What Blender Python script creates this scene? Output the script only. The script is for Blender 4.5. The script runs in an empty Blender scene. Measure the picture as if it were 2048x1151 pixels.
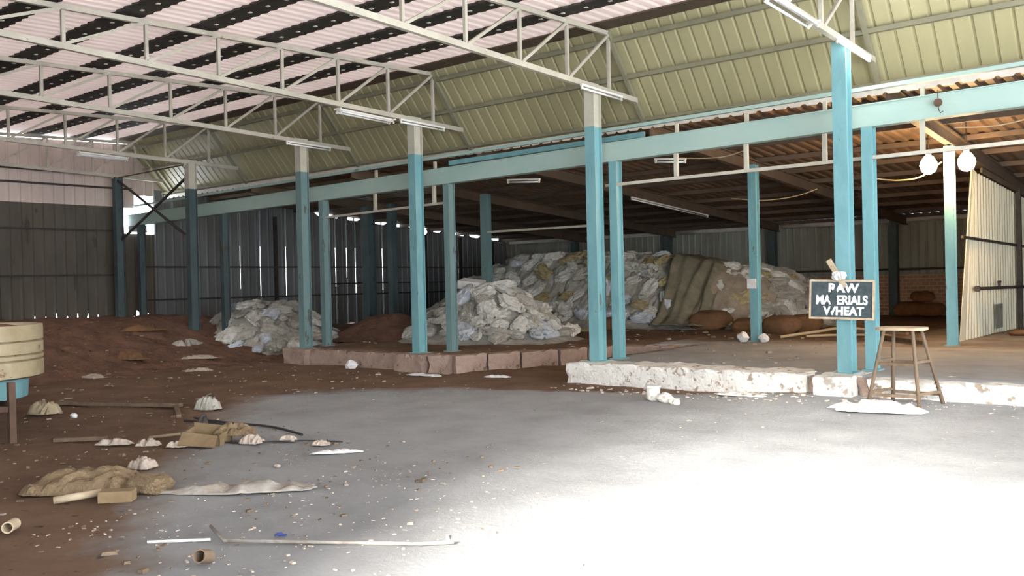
import bpy, bmesh, math, random
from mathutils import Vector, Matrix, noise
random.seed(7)
SC = bpy.context.scene
COL = SC.collection
# ------------------------------------------------------------------ camera
YAW, PITCH, ROLL = 0.6892, -0.0074, -0.0231
EYE = Vector((0, 0, 1.68))
def cam_rot():
    cy, sy = math.cos(YAW), math.sin(YAW)
    fwd = Vector((-sy*math.cos(PITCH), cy*math.cos(PITCH), math.sin(PITCH)))
    right = Vector((cy, sy, 0)); up = right.cross(fwd)
    c, s = math.cos(ROLL), math.sin(ROLL)
    r = right*c + up*s; u = -right*s + up*c
    return Matrix((r, u, -fwd)).transposed()
cd = bpy.data.cameras.new('camera'); cam = bpy.data.objects.new('camera', cd); COL.objects.link(cam)
cam.matrix_world = Matrix.Translation(EYE) @ cam_rot().to_4x4()
cd.sensor_fit = 'HORIZONTAL'; cd.sensor_width = 36; cd.lens = 1787.7/2048*36; cd.clip_start = .05; cd.clip_end = 300
SC.camera = cam
# ------------------------------------------------------------------ light
w = bpy.data.worlds.new('sky'); SC.world = w; w.use_nodes = True
wb = w.node_tree.nodes['Background']; wb.inputs[0].default_value = (.87, .93, 1.0, 1); wb.inputs[1].default_value = 13.5
sl = bpy.data.lights.new('sun', 'SUN'); sl.energy = 60; sl.angle = math.radians(13); sl.color = (1, .97, .92)
sun = bpy.data.objects.new('sun', sl); COL.objects.link(sun)
el = math.radians(20.5)
sd = Vector((-.26*math.cos(el), .966*math.cos(el), -math.sin(el)))
sun.rotation_euler = sd.to_track_quat('-Z', 'Y').to_euler()
SC.view_settings.view_transform = 'Standard'; SC.view_settings.look = 'None'
SC.view_settings.exposure = 0.15; SC.view_settings.gamma = 1.0; SC.view_settings.use_curve_mapping = False
# ------------------------------------------------------------------ materials
def mat(name, c1, c2=None, scale=4, rough=.8, metal=0, bump=0, bscale=None, detail=6, stretch=(1,1,1), lo=.35, hi=.65, emit=None, es=0, spots=None, alpha=None):
    m = bpy.data.materials.new(name); m.use_nodes = True
    nt = m.node_tree; N = nt.nodes; L = nt.links; b = N['Principled BSDF']
    b.inputs['Roughness'].default_value = rough; b.inputs['Metallic'].default_value = metal
    b.inputs['Base Color'].default_value = (*c1, 1)
    if rough > .6: b.inputs['Specular IOR Level'].default_value = .25
    tc = N.new('ShaderNodeTexCoord'); mp = N.new('ShaderNodeMapping'); mp.inputs['Scale'].default_value = stretch
    L.new(tc.outputs['Object'], mp.inputs[0])
    out = None
    if c2:
        n = N.new('ShaderNodeTexNoise'); n.inputs['Scale'].default_value = scale; n.inputs['Detail'].default_value = detail; n.inputs['Roughness'].default_value = .65
        L.new(mp.outputs[0], n.inputs['Vector'])
        r = N.new('ShaderNodeValToRGB'); r.color_ramp.elements[0].position = lo; r.color_ramp.elements[1].position = hi
        r.color_ramp.elements[0].color = (*c1, 1); r.color_ramp.elements[1].color = (*c2, 1)
        L.new(n.outputs['Fac'], r.inputs[0]); out = r.outputs[0]
    if spots:   # (colour, scale, threshold)
        for (sc, ss, th) in spots:
            n2 = N.new('ShaderNodeTexNoise'); n2.inputs['Scale'].default_value = ss; n2.inputs['Detail'].default_value = 5; n2.inputs['Roughness'].default_value = .6
            L.new(mp.outputs[0], n2.inputs['Vector'])
            r2 = N.new('ShaderNodeValToRGB'); r2.color_ramp.elements[0].position = th; r2.color_ramp.elements[1].position = th+.04
            L.new(n2.outputs['Fac'], r2.inputs[0])
            mx = N.new('ShaderNodeMix'); mx.data_type = 'RGBA'
            L.new(r2.outputs[0], mx.inputs['Factor'])
            if out: L.new(out, mx.inputs['A'])
            else: mx.inputs['A'].default_value = (*c1, 1)
            mx.inputs['B'].default_value = (*sc, 1); out = mx.outputs['Result']
    if out: L.new(out, b.inputs['Base Color'])
    if bump:
        n3 = N.new('ShaderNodeTexNoise'); n3.inputs['Scale'].default_value = bscale or scale*4; n3.inputs['Detail'].default_value = 8
        L.new(tc.outputs['Object'], n3.inputs['Vector'])
        bp = N.new('ShaderNodeBump'); bp.inputs['Strength'].default_value = bump; bp.inputs['Distance'].default_value = .03
        L.new(n3.outputs['Fac'], bp.inputs['Height']); L.new(bp.outputs[0], b.inputs['Normal'])
    if emit: b.inputs['Emission Color'].default_value = (*emit, 1); b.inputs['Emission Strength'].default_value = es
    if alpha is not None: b.inputs['Alpha'].default_value = alpha
    return m
M = {}
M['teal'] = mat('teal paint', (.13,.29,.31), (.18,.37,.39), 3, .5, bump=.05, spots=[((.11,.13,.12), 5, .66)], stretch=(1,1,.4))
M['teal_dark'] = mat('shaded teal paint', (.045,.07,.075), (.07,.105,.11), 3, .6, spots=[((.06,.05,.04), 5, .62)], stretch=(1,1,.4))  # copy of the teal darkened for weak light on far columns, with dirt spots
M['teal_mid'] = mat('half shaded teal paint', (.12,.20,.20), (.16,.25,.25), 3, .55, spots=[((.08,.09,.08), 5, .64)], stretch=(1,1,.4))  # greyer copy of the teal, the dimmer light farther left painted in
M['olive'] = mat('shaded olive rail paint', (.26,.245,.16), (.20,.19,.125), 3, .6)  # shadow along the cladding put into the colour of rails and raking rafters
M['girder'] = mat('pale teal girder paint', (.37,.48,.42), (.30,.43,.39), 1.5, .5, spots=[((.16,.20,.18), 4, .68)], stretch=(.5,1,1))
M['cream'] = mat('cream truss paint', (.52,.49,.40), (.40,.37,.30), 3, .55, spots=[((.22,.16,.11), 9, .68)])
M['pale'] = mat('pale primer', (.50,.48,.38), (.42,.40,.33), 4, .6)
M['roof'] = mat('pale roof sheet', (.82,.74,.72), (.70,.62,.59), .7, .45, stretch=(1,.3,1))
M['clad'] = mat('olive cream cladding sheet', (.41,.375,.21), (.345,.315,.18), .8, .45, stretch=(1,.4,.4), spots=[((.35,.31,.20), 2.2, .70)])
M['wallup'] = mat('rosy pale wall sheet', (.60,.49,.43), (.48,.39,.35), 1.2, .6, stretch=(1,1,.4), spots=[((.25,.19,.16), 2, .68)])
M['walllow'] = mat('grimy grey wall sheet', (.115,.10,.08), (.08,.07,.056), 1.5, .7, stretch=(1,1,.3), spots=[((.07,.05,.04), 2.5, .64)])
M['wallshed'] = mat('dull grey blue wall sheet', (.17,.18,.185), (.11,.115,.115), 1.5, .6, stretch=(1,1,.2))
M['wallback'] = mat('grey green wall sheet', (.30,.32,.27), (.22,.21,.17), 1.2, .6, stretch=(1,1,.2), spots=[((.22,.14,.09), 1.4, .66)])
M['part'] = mat('pale yellow partition sheet', (.62,.60,.46), (.52,.50,.38), 1.0, .6, stretch=(1,1,.3), spots=[((.40,.38,.30), 2, .68)])
M['shedroof'] = mat('dark shed roof sheet', (.17,.11,.07), (.11,.075,.05), 1.5, .6, spots=[((.20,.09,.04), 1.3, .6)])
M['dark'] = mat('dark brown steel', (.035,.032,.028), (.06,.05,.042), 4, .7)
M['rafter'] = mat('rusty brown rafter', (.13,.09,.065), (.09,.07,.05), 3, .7)
M['white'] = mat('white flashing', (.80,.77,.70), (.65,.60,.52), 3, .6)
M['lime'] = mat('whitewashed masonry', (.72,.70,.64), (.58,.55,.50), 5, .9, bump=.6, bscale=25, spots=[((.30,.24,.18), 7, .60), ((.42,.38,.33), 16, .60), ((.35,.31,.27), 2, .66)])
M['kerb'] = mat('pink grey masonry', (.34,.25,.20), (.24,.17,.135), 4, .9, bump=.5, bscale=25, spots=[((.12,.08,.06), 5, .62), ((.5,.45,.4), 9, .68)])
M['soil'] = mat('red brown soil', (.19,.10,.062), (.11,.062,.042), 3, 1, bump=.9, bscale=14, spots=[((.20,.15,.12), 9, .68), ((.03,.02,.015), 6, .66)])
M['wood'] = mat('weathered wood', (.20,.145,.095), (.13,.09,.06), 6, .85, stretch=(1,1,.15), bump=.3)
M['wood_pale'] = mat('pale wood', (.50,.41,.28), (.36,.28,.19), 6, .85, bump=.2)
M['board'] = mat('black sign paint', (.035,.05,.055), (.065,.085,.09), 9, .7, spots=[((.16,.18,.18), 12, .68)])
M['paint_white'] = mat('white lettering', (.75,.77,.74), (.60,.62,.60), 20, .8)
M['cloth_w'] = mat('off white cloth', (.70,.70,.68), (.58,.57,.54), 8, .9, bump=.5, bscale=20)
M['cloth_b'] = mat('tan cloth', (.24,.175,.10), (.17,.12,.07), 6, .95, bump=.8, bscale=30, spots=[((.16,.10,.06), 8, .6)])
M['plastic'] = mat('dusty clear plastic sheet', (.26,.22,.175), (.36,.34,.30), 6, .35, bump=.6, bscale=14)
M['tarp'] = mat('khaki tarpaulin', (.24,.215,.15), (.16,.145,.10), 4, .85, bump=.4, bscale=16)
M['tarp2'] = mat('brown grey jute sheet', (.34,.28,.21), (.24,.195,.145), 4, .9, bump=.4, bscale=16)
M['sw'] = mat('white woven sack', (.66,.65,.60), (.46,.45,.40), 5, .75, bump=.6, bscale=12, spots=[((.18,.15,.11), 6, .64)])
M['sg'] = mat('grey woven sack', (.44,.42,.37), (.28,.265,.225), 5, .8, bump=.6, bscale=12, spots=[((.42,.41,.38), 7, .66)])
M['sb'] = mat('bluish white sack', (.56,.60,.64), (.42,.45,.48), 4, .7, bump=.5, bscale=12, spots=[((.2,.2,.2), 5, .66)])
M['sy'] = mat('ochre stained sack', (.42,.36,.19), (.30,.25,.14), 5, .8, bump=.6, bscale=12, spots=[((.36,.17,.04), 7, .60), ((.4,.4,.34), 5, .62)])
M['sj'] = mat('brown jute sack', (.19,.10,.05), (.13,.07,.035), 4, .95, bump=.5, bscale=25)
M['tank'] = mat('cream ribbed sheet', (.40,.34,.22), (.30,.24,.14), 3, .6, spots=[((.20,.12,.07), 5, .62)])
M['grain'] = mat('brown bran', (.20,.11,.065), (.13,.07,.04), 9, 1, bump=.6, bscale=40)
M['steel'] = mat('rusty bar', (.12,.07,.045), (.08,.05,.035), 5, .8)
M['lampwhite'] = mat('white enamel batten', (.75,.74,.68), None, rough=.4)
M['tube_off'] = mat('unlit tube glass', (.80,.82,.80), None, rough=.15)
M['tube_on'] = mat('lit tube', (.9,.9,.9), None, emit=(1,.96,.9), es=14)
M['bulb'] = mat('lit bulb', (1,.9,.7), None, emit=(1,.80,.48), es=60)
M['cable'] = mat('pale cable', (.40,.30,.18), None, rough=.7)
M['black'] = mat('black cable', (.02,.02,.02), None, rough=.6)
M['brown_box'] = mat('cardboard', (.25,.18,.10), (.19,.13,.07), 4, .9)
M['bluebox'] = mat('blue grey cabinet', (.06,.10,.12), (.045,.07,.085), 4, .6)
M['yellow'] = mat('yellow scrap', (.65,.55,.08), None, rough=.8)
M['litter'] = mat('pale paper scrap', (.46,.40,.34), (.35,.28,.22), 30, .9)
M['litter2'] = mat('dusty scrap', (.32,.28,.23), (.20,.155,.12), 30, .9)
def let_light_through(m, f):      # daylight glows through the thin white sheets
    nt = m.node_tree; N = nt.nodes; L = nt.links; b = N['Principled BSDF']; out = N['Material Output']
    t = N.new('ShaderNodeBsdfTranslucent'); t.inputs[0].default_value = (.95,.87,.83,1)
    x = N.new('ShaderNodeMixShader'); x.inputs[0].default_value = f
    L.new(b.outputs[0], x.inputs[1]); L.new(t.outputs[0], x.inputs[2]); L.new(x.outputs[0], out.inputs['Surface'])
let_light_through(M['roof'], .115)
def floor_mat():
    m = bpy.data.materials.new('concrete and soil floor'); m.use_nodes = True
    nt = m.node_tree; N = nt.nodes; L = nt.links; b = N['Principled BSDF']; b.inputs['Roughness'].default_value = .85; b.inputs['Specular IOR Level'].default_value = .25
    at = N.new('ShaderNodeAttribute'); at.attribute_name = 'soil'
    tc = N.new('ShaderNodeTexCoord')
    def noi(s, d=8, r=.6):
        n = N.new('ShaderNodeTexNoise'); n.inputs['Scale'].default_value = s; n.inputs['Detail'].default_value = d; n.inputs['Roughness'].default_value = r
        L.new(tc.outputs['Object'], n.inputs['Vector']); return n.outputs['Fac']
    def ramp(f, a, ca, c, cc):
        r = N.new('ShaderNodeValToRGB'); r.color_ramp.elements[0].position = a; r.color_ramp.elements[1].position = c
        r.color_ramp.elements[0].color = (*ca, 1); r.color_ramp.elements[1].color = (*cc, 1); L.new(f, r.inputs[0]); return r.outputs[0]
    def mix(f, a, c):
        x = N.new('ShaderNodeMix'); x.data_type = 'RGBA'; L.new(f, x.inputs['Factor']); L.new(a, x.inputs['A']); L.new(c, x.inputs['B']); return x.outputs['Result']
    conc = ramp(noi(1.3), .3, (.31,.31,.305), .7, (.43,.43,.42))
    dust = ramp(noi(22, 6, .75), .55, (0,0,0), .72, (1,1,1))
    palec = ramp(noi(3), .3, (.34,.33,.31), .7, (.46,.45,.43))
    conc = mix(dust, conc, palec)
    soil = ramp(noi(1.1), .3, (.15,.085,.05), .7, (.25,.155,.095))
    sp = ramp(noi(30, 4, .7), .64, (0,0,0), .70, (1,1,1))
    scr = ramp(noi(2), .3, (.20,.15,.12), .7, (.28,.23,.19))
    soil = mix(sp, soil, scr)
    dk = ramp(noi(7, 6, .7), .60, (0,0,0), .68, (1,1,1)); dkc = ramp(noi(2), 0, (.05,.03,.02), 1, (.05,.03,.02))
    soil = mix(dk, soil, dkc)
    ad = N.new('ShaderNodeMath'); ad.operation = 'MULTIPLY_ADD'; ad.inputs[1].default_value = .9; ad.inputs[2].default_value = -.45
    L.new(noi(1.6), ad.inputs[0])
    ad2 = N.new('ShaderNodeMath'); ad2.operation = 'ADD'; ad2.use_clamp = True; L.new(at.outputs['Fac'], ad2.inputs[0]); L.new(ad.outputs[0], ad2.inputs[1])
    f = ramp(ad2.outputs[0], .25, (0,0,0), .75, (1,1,1))
    L.new(mix(f, conc, soil), b.inputs['Base Color'])
    bp = N.new('ShaderNodeBump'); bp.inputs['Strength'].default_value = .9; bp.inputs['Distance'].default_value = .05
    L.new(noi(14, 10, .8), bp.inputs['Height']); L.new(bp.outputs[0], b.inputs['Normal'])
    return m
M['floor'] = floor_mat()
def brick_mat():
    m = bpy.data.materials.new('bare brickwork'); m.use_nodes = True
    nt = m.node_tree; N = nt.nodes; L = nt.links; b = N['Principled BSDF']; b.inputs['Roughness'].default_value = .95
    tc = N.new('ShaderNodeTexCoord'); mp = N.new('ShaderNodeMapping'); mp.inputs['Rotation'].default_value = (math.pi/2, 0, 0)
    L.new(tc.outputs['Object'], mp.inputs[0])
    br = N.new('ShaderNodeTexBrick'); br.inputs['Scale'].default_value = 2.2; br.inputs['Color1'].default_value = (.40,.24,.17,1); br.inputs['Color2'].default_value = (.30,.17,.12,1)
    br.inputs['Mortar'].default_value = (.45,.36,.28,1); br.inputs['Mortar Size'].default_value = .03
    L.new(mp.outputs[0], br.inputs['Vector']); L.new(br.outputs['Color'], b.inputs['Base Color'])
    return m
M['brick'] = brick_mat()
# ------------------------------------------------------------------ builders
class MB:
    def __init__(s): s.v = []; s.f = []
    def add(s, vs, fs):
        n = len(s.v); s.v += [tuple(x) for x in vs]; s.f += [tuple(i+n for i in f) for f in fs]; return s
    def box(s, x0, x1, y0, y1, z0, z1):
        return s.add([(x0,y0,z0),(x1,y0,z0),(x1,y1,z0),(x0,y1,z0),(x0,y0,z1),(x1,y0,z1),(x1,y1,z1),(x0,y1,z1)],
                     [(0,3,2,1),(4,5,6,7),(0,1,5,4),(1,2,6,5),(2,3,7,6),(3,0,4,7)])
    def beam(s, a, b, w, h, up=(0,0,1)):
        a = Vector(a); b = Vector(b); d = (b-a).normalized(); u = Vector(up)
        if abs(d.dot(u)) > .97: u = Vector((1,0,0))
        sx = d.cross(u).normalized(); uz = sx.cross(d).normalized()
        vs = []
        for p in (a, b):
            for (i, j) in ((-1,-1),(1,-1),(1,1),(-1,1)): vs.append(p + sx*(w/2*i) + uz*(h/2*j))
        return s.add(vs, [(0,3,2,1),(4,5,6,7),(0,1,5,4),(1,2,6,5),(2,3,7,6),(3,0,4,7)])
    def angle(s, a, b, w, t=.008, up=(0,0,1)):   # L section
        a = Vector(a); b = Vector(b); d = (b-a).normalized(); u = Vector(up)
        if abs(d.dot(u)) > .97: u = Vector((0,1,0))
        sx = d.cross(u).normalized(); uz = sx.cross(d).normalized()
        o = uz*(w/2)
        s.beam(a+o, b+o, w, t, up); s.beam(a+sx*(w/2), b+sx*(w/2), t, w, up)
        return s
    def tube(s, pts, r, n=8, cap=True):
        pts = [Vector(p) for p in pts]; k = len(pts); vs = []; fs = []
        rr = r if isinstance(r, (list, tuple)) else [r]*k
        ref = Vector((0,0,1))
        for i, p in enumerate(pts):
            d = (pts[min(i+1,k-1)] - pts[max(i-1,0)]).normalized()
            u = ref if abs(d.dot(ref)) < .95 else Vector((1,0,0))
            x = d.cross(u).normalized(); y = x.cross(d).normalized()
            for j in range(n):
                a = 2*math.pi*j/n; vs.append(p + x*(math.cos(a)*rr[i]) + y*(math.sin(a)*rr[i]))
        for i in range(k-1):
            for j in range(n):
                fs.append((i*n+j, i*n+(j+1)%n, (i+1)*n+(j+1)%n, (i+1)*n+j))
        if cap: fs.append(tuple(range(n-1,-1,-1))); fs.append(tuple((k-1)*n+j for j in range(n)))
        return s.add(vs, fs)
    def lathe(s, c, prof, n=24):
        c = Vector(c); vs = []; fs = []
        for (r, z) in prof:
            for j in range(n): a = 2*math.pi*j/n; vs.append((c.x+math.cos(a)*r, c.y+math.sin(a)*r, c.z+z))
        for i in range(len(prof)-1):
            for j in range(n): fs.append((i*n+j, i*n+(j+1)%n, (i+1)*n+(j+1)%n, (i+1)*n+j))
        fs.append(tuple(range(n-1,-1,-1))); fs.append(tuple((len(prof)-1)*n+j for j in range(n)))
        return s.add(vs, fs)
    def build(s, name, m, parent=None, smooth=False, origin=None, bevel=0, solid=0):
        me = bpy.data.meshes.new(name)
        o0 = Vector(origin) if origin else Vector((0,0,0))
        me.from_pydata([tuple(Vector(v)-o0) for v in s.v], [], s.f); me.update()
        bm = bmesh.new(); bm.from_mesh(me); bmesh.ops.recalc_face_normals(bm, faces=bm.faces); bm.to_mesh(me); bm.free()
        me.materials.append(m)
        if smooth: me.polygons.foreach_set('use_smooth', [True]*len(me.polygons))
        o = bpy.data.objects.new(name, me); COL.objects.link(o); o.location = o0
        if parent:
            o.parent = parent; o.location = o0 - parent.location if not parent.rotation_euler.z else o0
        if bevel:
            b = o.modifiers.new('bevel', 'BEVEL'); b.width = bevel; b.segments = 2
        if solid:
            b = o.modifiers.new('solid', 'SOLIDIFY'); b.thickness = solid
        return o
def tag(o, label=None, cat=None, group=None, kind=None):
    if label: o['label'] = label
    if cat: o['category'] = cat
    if group: o['group'] = group
    if kind: o['kind'] = kind
    return o
def empty(name, loc, label, cat, group=None):
    o = bpy.data.objects.new(name, None); COL.objects.link(o); o.location = loc; o.empty_display_size = .1
    return tag(o, label, cat, group)
def struct(o, label=None, cat='wall'):
    o['kind'] = 'structure'
    if label: o['label'] = label; o['category'] = cat
    return o
def corr(mb, p0, u, lu, v, nrm, pitch, dep, lv=None, bot=None, top=None, inv=False, k=(0,.12,.2,.32)):
    """ribbed sheet: narrow ribs every pitch along u; bottom/top may be functions of u"""
    p0 = Vector(p0); u = Vector(u).normalized(); v = Vector(v).normalized(); nrm = Vector(nrm).normalized()
    pts = []; i = 0
    while True:
        done = False
        for (t, h) in ((k[0],0),(k[1],1),(k[2],1),(k[3],0)):
            s = (i+t)*pitch
            if s > lu: s = lu; done = True
            pts.append((s, h*dep)); 
            if done: break
        if done: break
        i += 1
    vs = []
    for (s, h) in pts:
        a = bot(s) if bot else 0; b = top(s) if top else lv
        vs.append(p0+u*s+v*a+nrm*h); vs.append(p0+u*s+v*b+nrm*h)
    fs = [(2*j, 2*j+2, 2*j+3, 2*j+1) for j in range(len(pts)-1)]
    mb.add(vs, fs); return mb
def nz(x, y=0, z=0, s=1): return noise.noise(Vector((x*s, y*s, z*s)))
def lerp(t, pts):
    if t <= pts[0][0]: return pts[0][1]
    for (a, b), (c, d) in zip(pts, pts[1:]):
        if t <= c: return b+(d-b)*(t-a)/(c-a)
    return pts[-1][1]
def sst(t): t = max(0, min(1, t)); return t*t*(3-2*t)
# ------------------------------------------------------------------ dimensions
PL = .33                      # top of the plinth / shed floor
YA, YB, YC, YW, XE = 12.24, 12.80, 17.5, 29.7, -24.75
XA = [-4.22, -8.28, -12.44, -15.97, -20.45, -24.18]
ZT = 4.81
def zbot(y): return ZT + .0274*(YA - max(y, 4))
def ztop(y): return ZT + .987 - .0353*(YA - max(y, 4))
def zroof(y): return ztop(y) + .13
def zshed(y): return 4.30 - .070*(y-18)
# ------------------------------------------------------------------ floors
def soil_main(x, y):
    e = lerp(y, [(0,-2),(2.7,-5.4),(3.7,-6.9),(6.15,-9.9),(8,-11.7),(9.3,-11.2),(10.5,-9.5),(11.5,-6),(12.5,-2)])
    return max(0, min(1, .5 - (x-e)*.55))
def zmain(x, y):
    z = .02*nz(x, y, 0, .8) + .012*nz(x, y, 5, 3)
    z += .09*sst((y-10.2)/1.4)*sst((x+6.5)/2.0)
    s = soil_main(x, y); z += s*.02*(nz(x, y, 9, 2.2)+.3)
    return z-.005
def grid(name, x0, x1, y0, y1, st, zf, m, sf=None, mask=None, smooth=True):
    nx = int((x1-x0)/st)+1; ny = int((y1-y0)/st)+1
    vs = []; at = []; fs = []
    for j in range(ny):
        for i in range(nx):
            x = x0+(x1-x0)*i/(nx-1); y = y0+(y1-y0)*j/(ny-1)
            vs.append((x, y, zf(x, y))); at.append(sf(x, y) if sf else 0)
    for j in range(ny-1):
        for i in range(nx-1):
            if mask and not mask(x0+(x1-x0)*(i+.5)/(nx-1), y0+(y1-y0)*(j+.5)/(ny-1)): continue
            a = j*nx+i; fs.append((a, a+1, a+nx+1, a+nx))
    me = bpy.data.meshes.new(name); me.from_pydata(vs, [], fs); me.update()
    if sf:
        A = me.attributes.new('soil', 'FLOAT', 'POINT'); A.data.foreach_set('value', at)
    me.materials.append(m)
    if smooth: me.polygons.foreach_set('use_smooth', [True]*len(me.polygons))
    o = bpy.data.objects.new(name, me); COL.objects.link(o); return o
fl = grid('floor', -24.9, 6, -5, 16.4, .15, zmain, M['floor'], soil_main); struct(fl, 'yard floor of grey concrete and brown soil inside the big hall', 'floor')
KERB = [(-16.4,11.9),(-11.6,11.95),(-10.55,14.4),(-10.1,15.6),(-8.55,16.4),(-8.55,11.85),(6,11.8)]
def in_platform(x, y):
    if y > 16.4: return True
    if x < -16.3: return y > 15.2
    if x < -11.6: return y > 12.2
    if x < -8.55:
        return y > lerp(x, [(-11.6,12.2),(-10.55,14.4),(-10.1,15.6),(-8.55,16.4)])
    return y > 12.05
def soil_shed(x, y):
    s = .95 if x < -9.5 else lerp(y, [(14,.0),(16.5,.25),(18.5,.8),(30,.75)])
    if x > -9.5 and y > 17 and x > -5.6: s = .45
    if x < -14: s = 1
    return s
def zplat(x, y): return PL + .012*nz(x, y, 3, 1.2) + (.03*nz(x, y, 8, 2.5) if x < -9.5 else 0)*.6
def skirt(o, z):
    bm = bmesh.new(); bm.from_mesh(o.data)
    be = [e for e in bm.edges if len(e.link_faces) == 1]
    r = bmesh.ops.extrude_edge_only(bm, edges=be)
    for v in r['geom']:
        if isinstance(v, bmesh.types.BMVert): v.co.z = z
    bmesh.ops.delete(bm, geom=[v for v in bm.verts if not v.link_faces], context='VERTS')
    bm.to_mesh(o.data); bm.free()
pf = grid('floor', -24.9, 6, 11.8, 30, .15, zplat, M['floor'], soil_shed, in_platform); skirt(pf, -.05); struct(pf, 'raised cement floor of the side shed behind the plinth', 'floor')
# ------------------------------------------------------------------ walls and roofs
# main roof
mb = MB()
def roofstrip(mb, y0, y1, x0=-24.9, x1=6):
    d = Vector((0, y1-y0, zroof(y1)-zroof(y0))); n = Vector((0,0,1))
    corr(mb, (x0, y0, zroof(y0)), (1,0,0), x1-x0, d, n, .22, .028, lv=d.length, k=(0,.15,.4,.55))
roofstrip(mb, 4, 12.9); roofstrip(mb, -5, 4)
struct(mb.build('ceiling', M['roof'], solid=.004), 'pale ribbed sheet roof over the hall', 'roof')
# steep side cladding
mb = MB()
K0 = Vector((0, 12.70, 6.02)); K1 = Vector((0, 13.98, 4.46)); dv = K1-K0
corr(mb, (-24.9, K0.y, K0.z), (1,0,0), 30.9, dv, (0, .77, .63), .25, .03, lv=dv.length, k=(0,.08,.18,.26))
struct(mb.build('wall_upper', M['clad'], solid=.004), 'steep olive cream sheet cladding between roof and side shed', 'wall')
# white wavy flashing along the eave
vs = []; fs = []
n = int(30.9/.03)
for i in range(n+1):
    x = -24.9+30.9*i/n; a = (x/.25) % 1
    zb_ = 4.345 + (.03 if .25 < a < .55 else 0)
    vs += [(x, 13.9, zb_), (x, 13.9, 4.455), (x, 13.93, 4.455), (x, 13.93, zb_)]
for i in range(n):
    for j in range(4): fs.append((4*i+j, 4*i+(j+1)%4, 4*i+4+(j+1)%4, 4*i+4+j))
struct(MB().add(vs, fs).build('trim_1', M['white']), 'white wavy edged eave flashing under the steep cladding', 'trim')
struct(MB().box(-24.9, 6, 12.36, 12.80, zroof(12.5)-.035, zroof(12.5)-.012).build('trim_8', M['rafter']), 'brown strip painted as the shade where roof and steep cladding meet', 'trim')  # brown strip stands in for the kink shadow, also closes the roof gap
# cladding girts
for i, (y, z, s) in enumerate(((12.88,5.74,.07),(13.32,5.19,.07),(13.86,4.53,.05))):
    struct(MB().beam((-24.7, y-.03, z-.03), (6, y-.03, z-.03), s, s).build('trim_%d' % (i+2), M['olive']), 'long steel rail behind the trusses, %s along the steep cladding' % ('topmost','halfway down','lowest')[i], 'rail')
# left end wall (x = XE): upper pale, lower grimy, shed part
mb = MB()
corr(mb, (XE, -5, 4.03), (0,1,0), 5+13.0, (0,0,1), (1,0,0), .28, .03, top=lambda s: zroof(s-5)-4.03-.10, bot=lambda s: 0)
corr(mb, (XE, 13.0, 4.40), (0,1,0), .95, (0,0,1), (1,0,0), .28, .03, top=lambda s: max(.02, lerp(13+s, [(13,5.65),(13.95,4.5)])-4.40), bot=lambda s: 0)
struct(mb.build('wall_left', M['wallup'], solid=.004), 'rosy pale upper sheets of the far end wall', 'wall')
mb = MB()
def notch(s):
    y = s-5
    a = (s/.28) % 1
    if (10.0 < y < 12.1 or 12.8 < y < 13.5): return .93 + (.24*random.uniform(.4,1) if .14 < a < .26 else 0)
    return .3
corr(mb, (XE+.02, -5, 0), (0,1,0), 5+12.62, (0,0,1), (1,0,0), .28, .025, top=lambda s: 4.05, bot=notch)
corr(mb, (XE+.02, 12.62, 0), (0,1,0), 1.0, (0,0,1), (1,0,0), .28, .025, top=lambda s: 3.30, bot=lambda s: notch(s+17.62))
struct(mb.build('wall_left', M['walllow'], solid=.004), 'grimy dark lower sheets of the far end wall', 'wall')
mb = MB()
slits = [16.45, 17.2, 18.2, 20.3, 20.8, 21.2, 22.5, 22.9, 26.6]
ys = 13.58
for sy_ in slits + [YW]:
    e = sy_ - .006
    y0 = ys
    corr(mb, (XE+.02, y0, PL), (0,1,0), e-y0, (0,0,1), (1,0,0), .28, .025, top=lambda s, y0=y0: zshed(y0+s)-PL-.004-(.09 if (y0+s) > 19.6 and int((y0+s)*2.3) % 5 in (0,1,3) else 0), bot=lambda s: 0)
    ys = sy_ + .006
struct(mb.build('wall_left', M['wallshed'], solid=.004), 'dull grey sheet end wall of the side shed', 'wall')
# backing strips closing most of each slit
mb = MB()
for sy_ in slits:
    mb.box(XE-.01, XE, sy_-.03, sy_+.03, PL, 1.3+.8*random.random()); mb.box(XE-.01, XE, sy_-.03, sy_+.03, 3.0, 4.3)
struct(mb.build('trim_9', M['wallshed']), 'strips lapping the joints of the grey end wall', 'trim')
# girts on end wall
def rail(a, b, s, m, lab):
    o = MB().beam(a, b, s, s).build('wall_rail', m); tag(o, lab, 'rail'); return o
for z, lab in ((4.93,'top dark rail across the rosy upper end wall'),(4.57,'second dark rail across the rosy upper end wall'),(3.36,'rail across the dark lower end wall just under the pale sheets'),(2.12,'middle rail across the dark lower end wall at the far left')):
    rail((XE+.06, -4.9, z), (XE+.06, 12.6 if z<4 else 12.9, z), .05, M['dark'], lab)
for z, lab in ((2.34,'upper dark rail along the grey end wall of the shed'),(1.38,'lowest dark rail along the grey end wall of the shed')):
    rail((XE+.09, 13.2, z), (XE+.09, 29.5, z-.05), .05, M['dark'], lab)
rail((XE+.09, 19.9, 1.75), (XE+.09, 29.5, 1.7), .04, M['dark'], 'short middle rail on the shed end wall between its two long rails')
tag(MB().box(XE+.03, XE+.12, 17.72, 17.82, PL, 3.98).build('wall_post', M['dark']), 'thin dark post on the grey end wall left of the wide dark column', 'post')
for y in (24.6, 26.6, 28.6):
    tag(MB().box(XE+.03, XE+.15, y, y+.12, PL, zshed(y)-.2).build('wall_post', M['dark']), {24.6:'dark post on the shed end wall, nearest of the three by the far corner',26.6:'dark post on the shed end wall, middle of the three by the far corner',28.6:'dark post on the shed end wall closest to the far corner'}[y], 'post')
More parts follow.
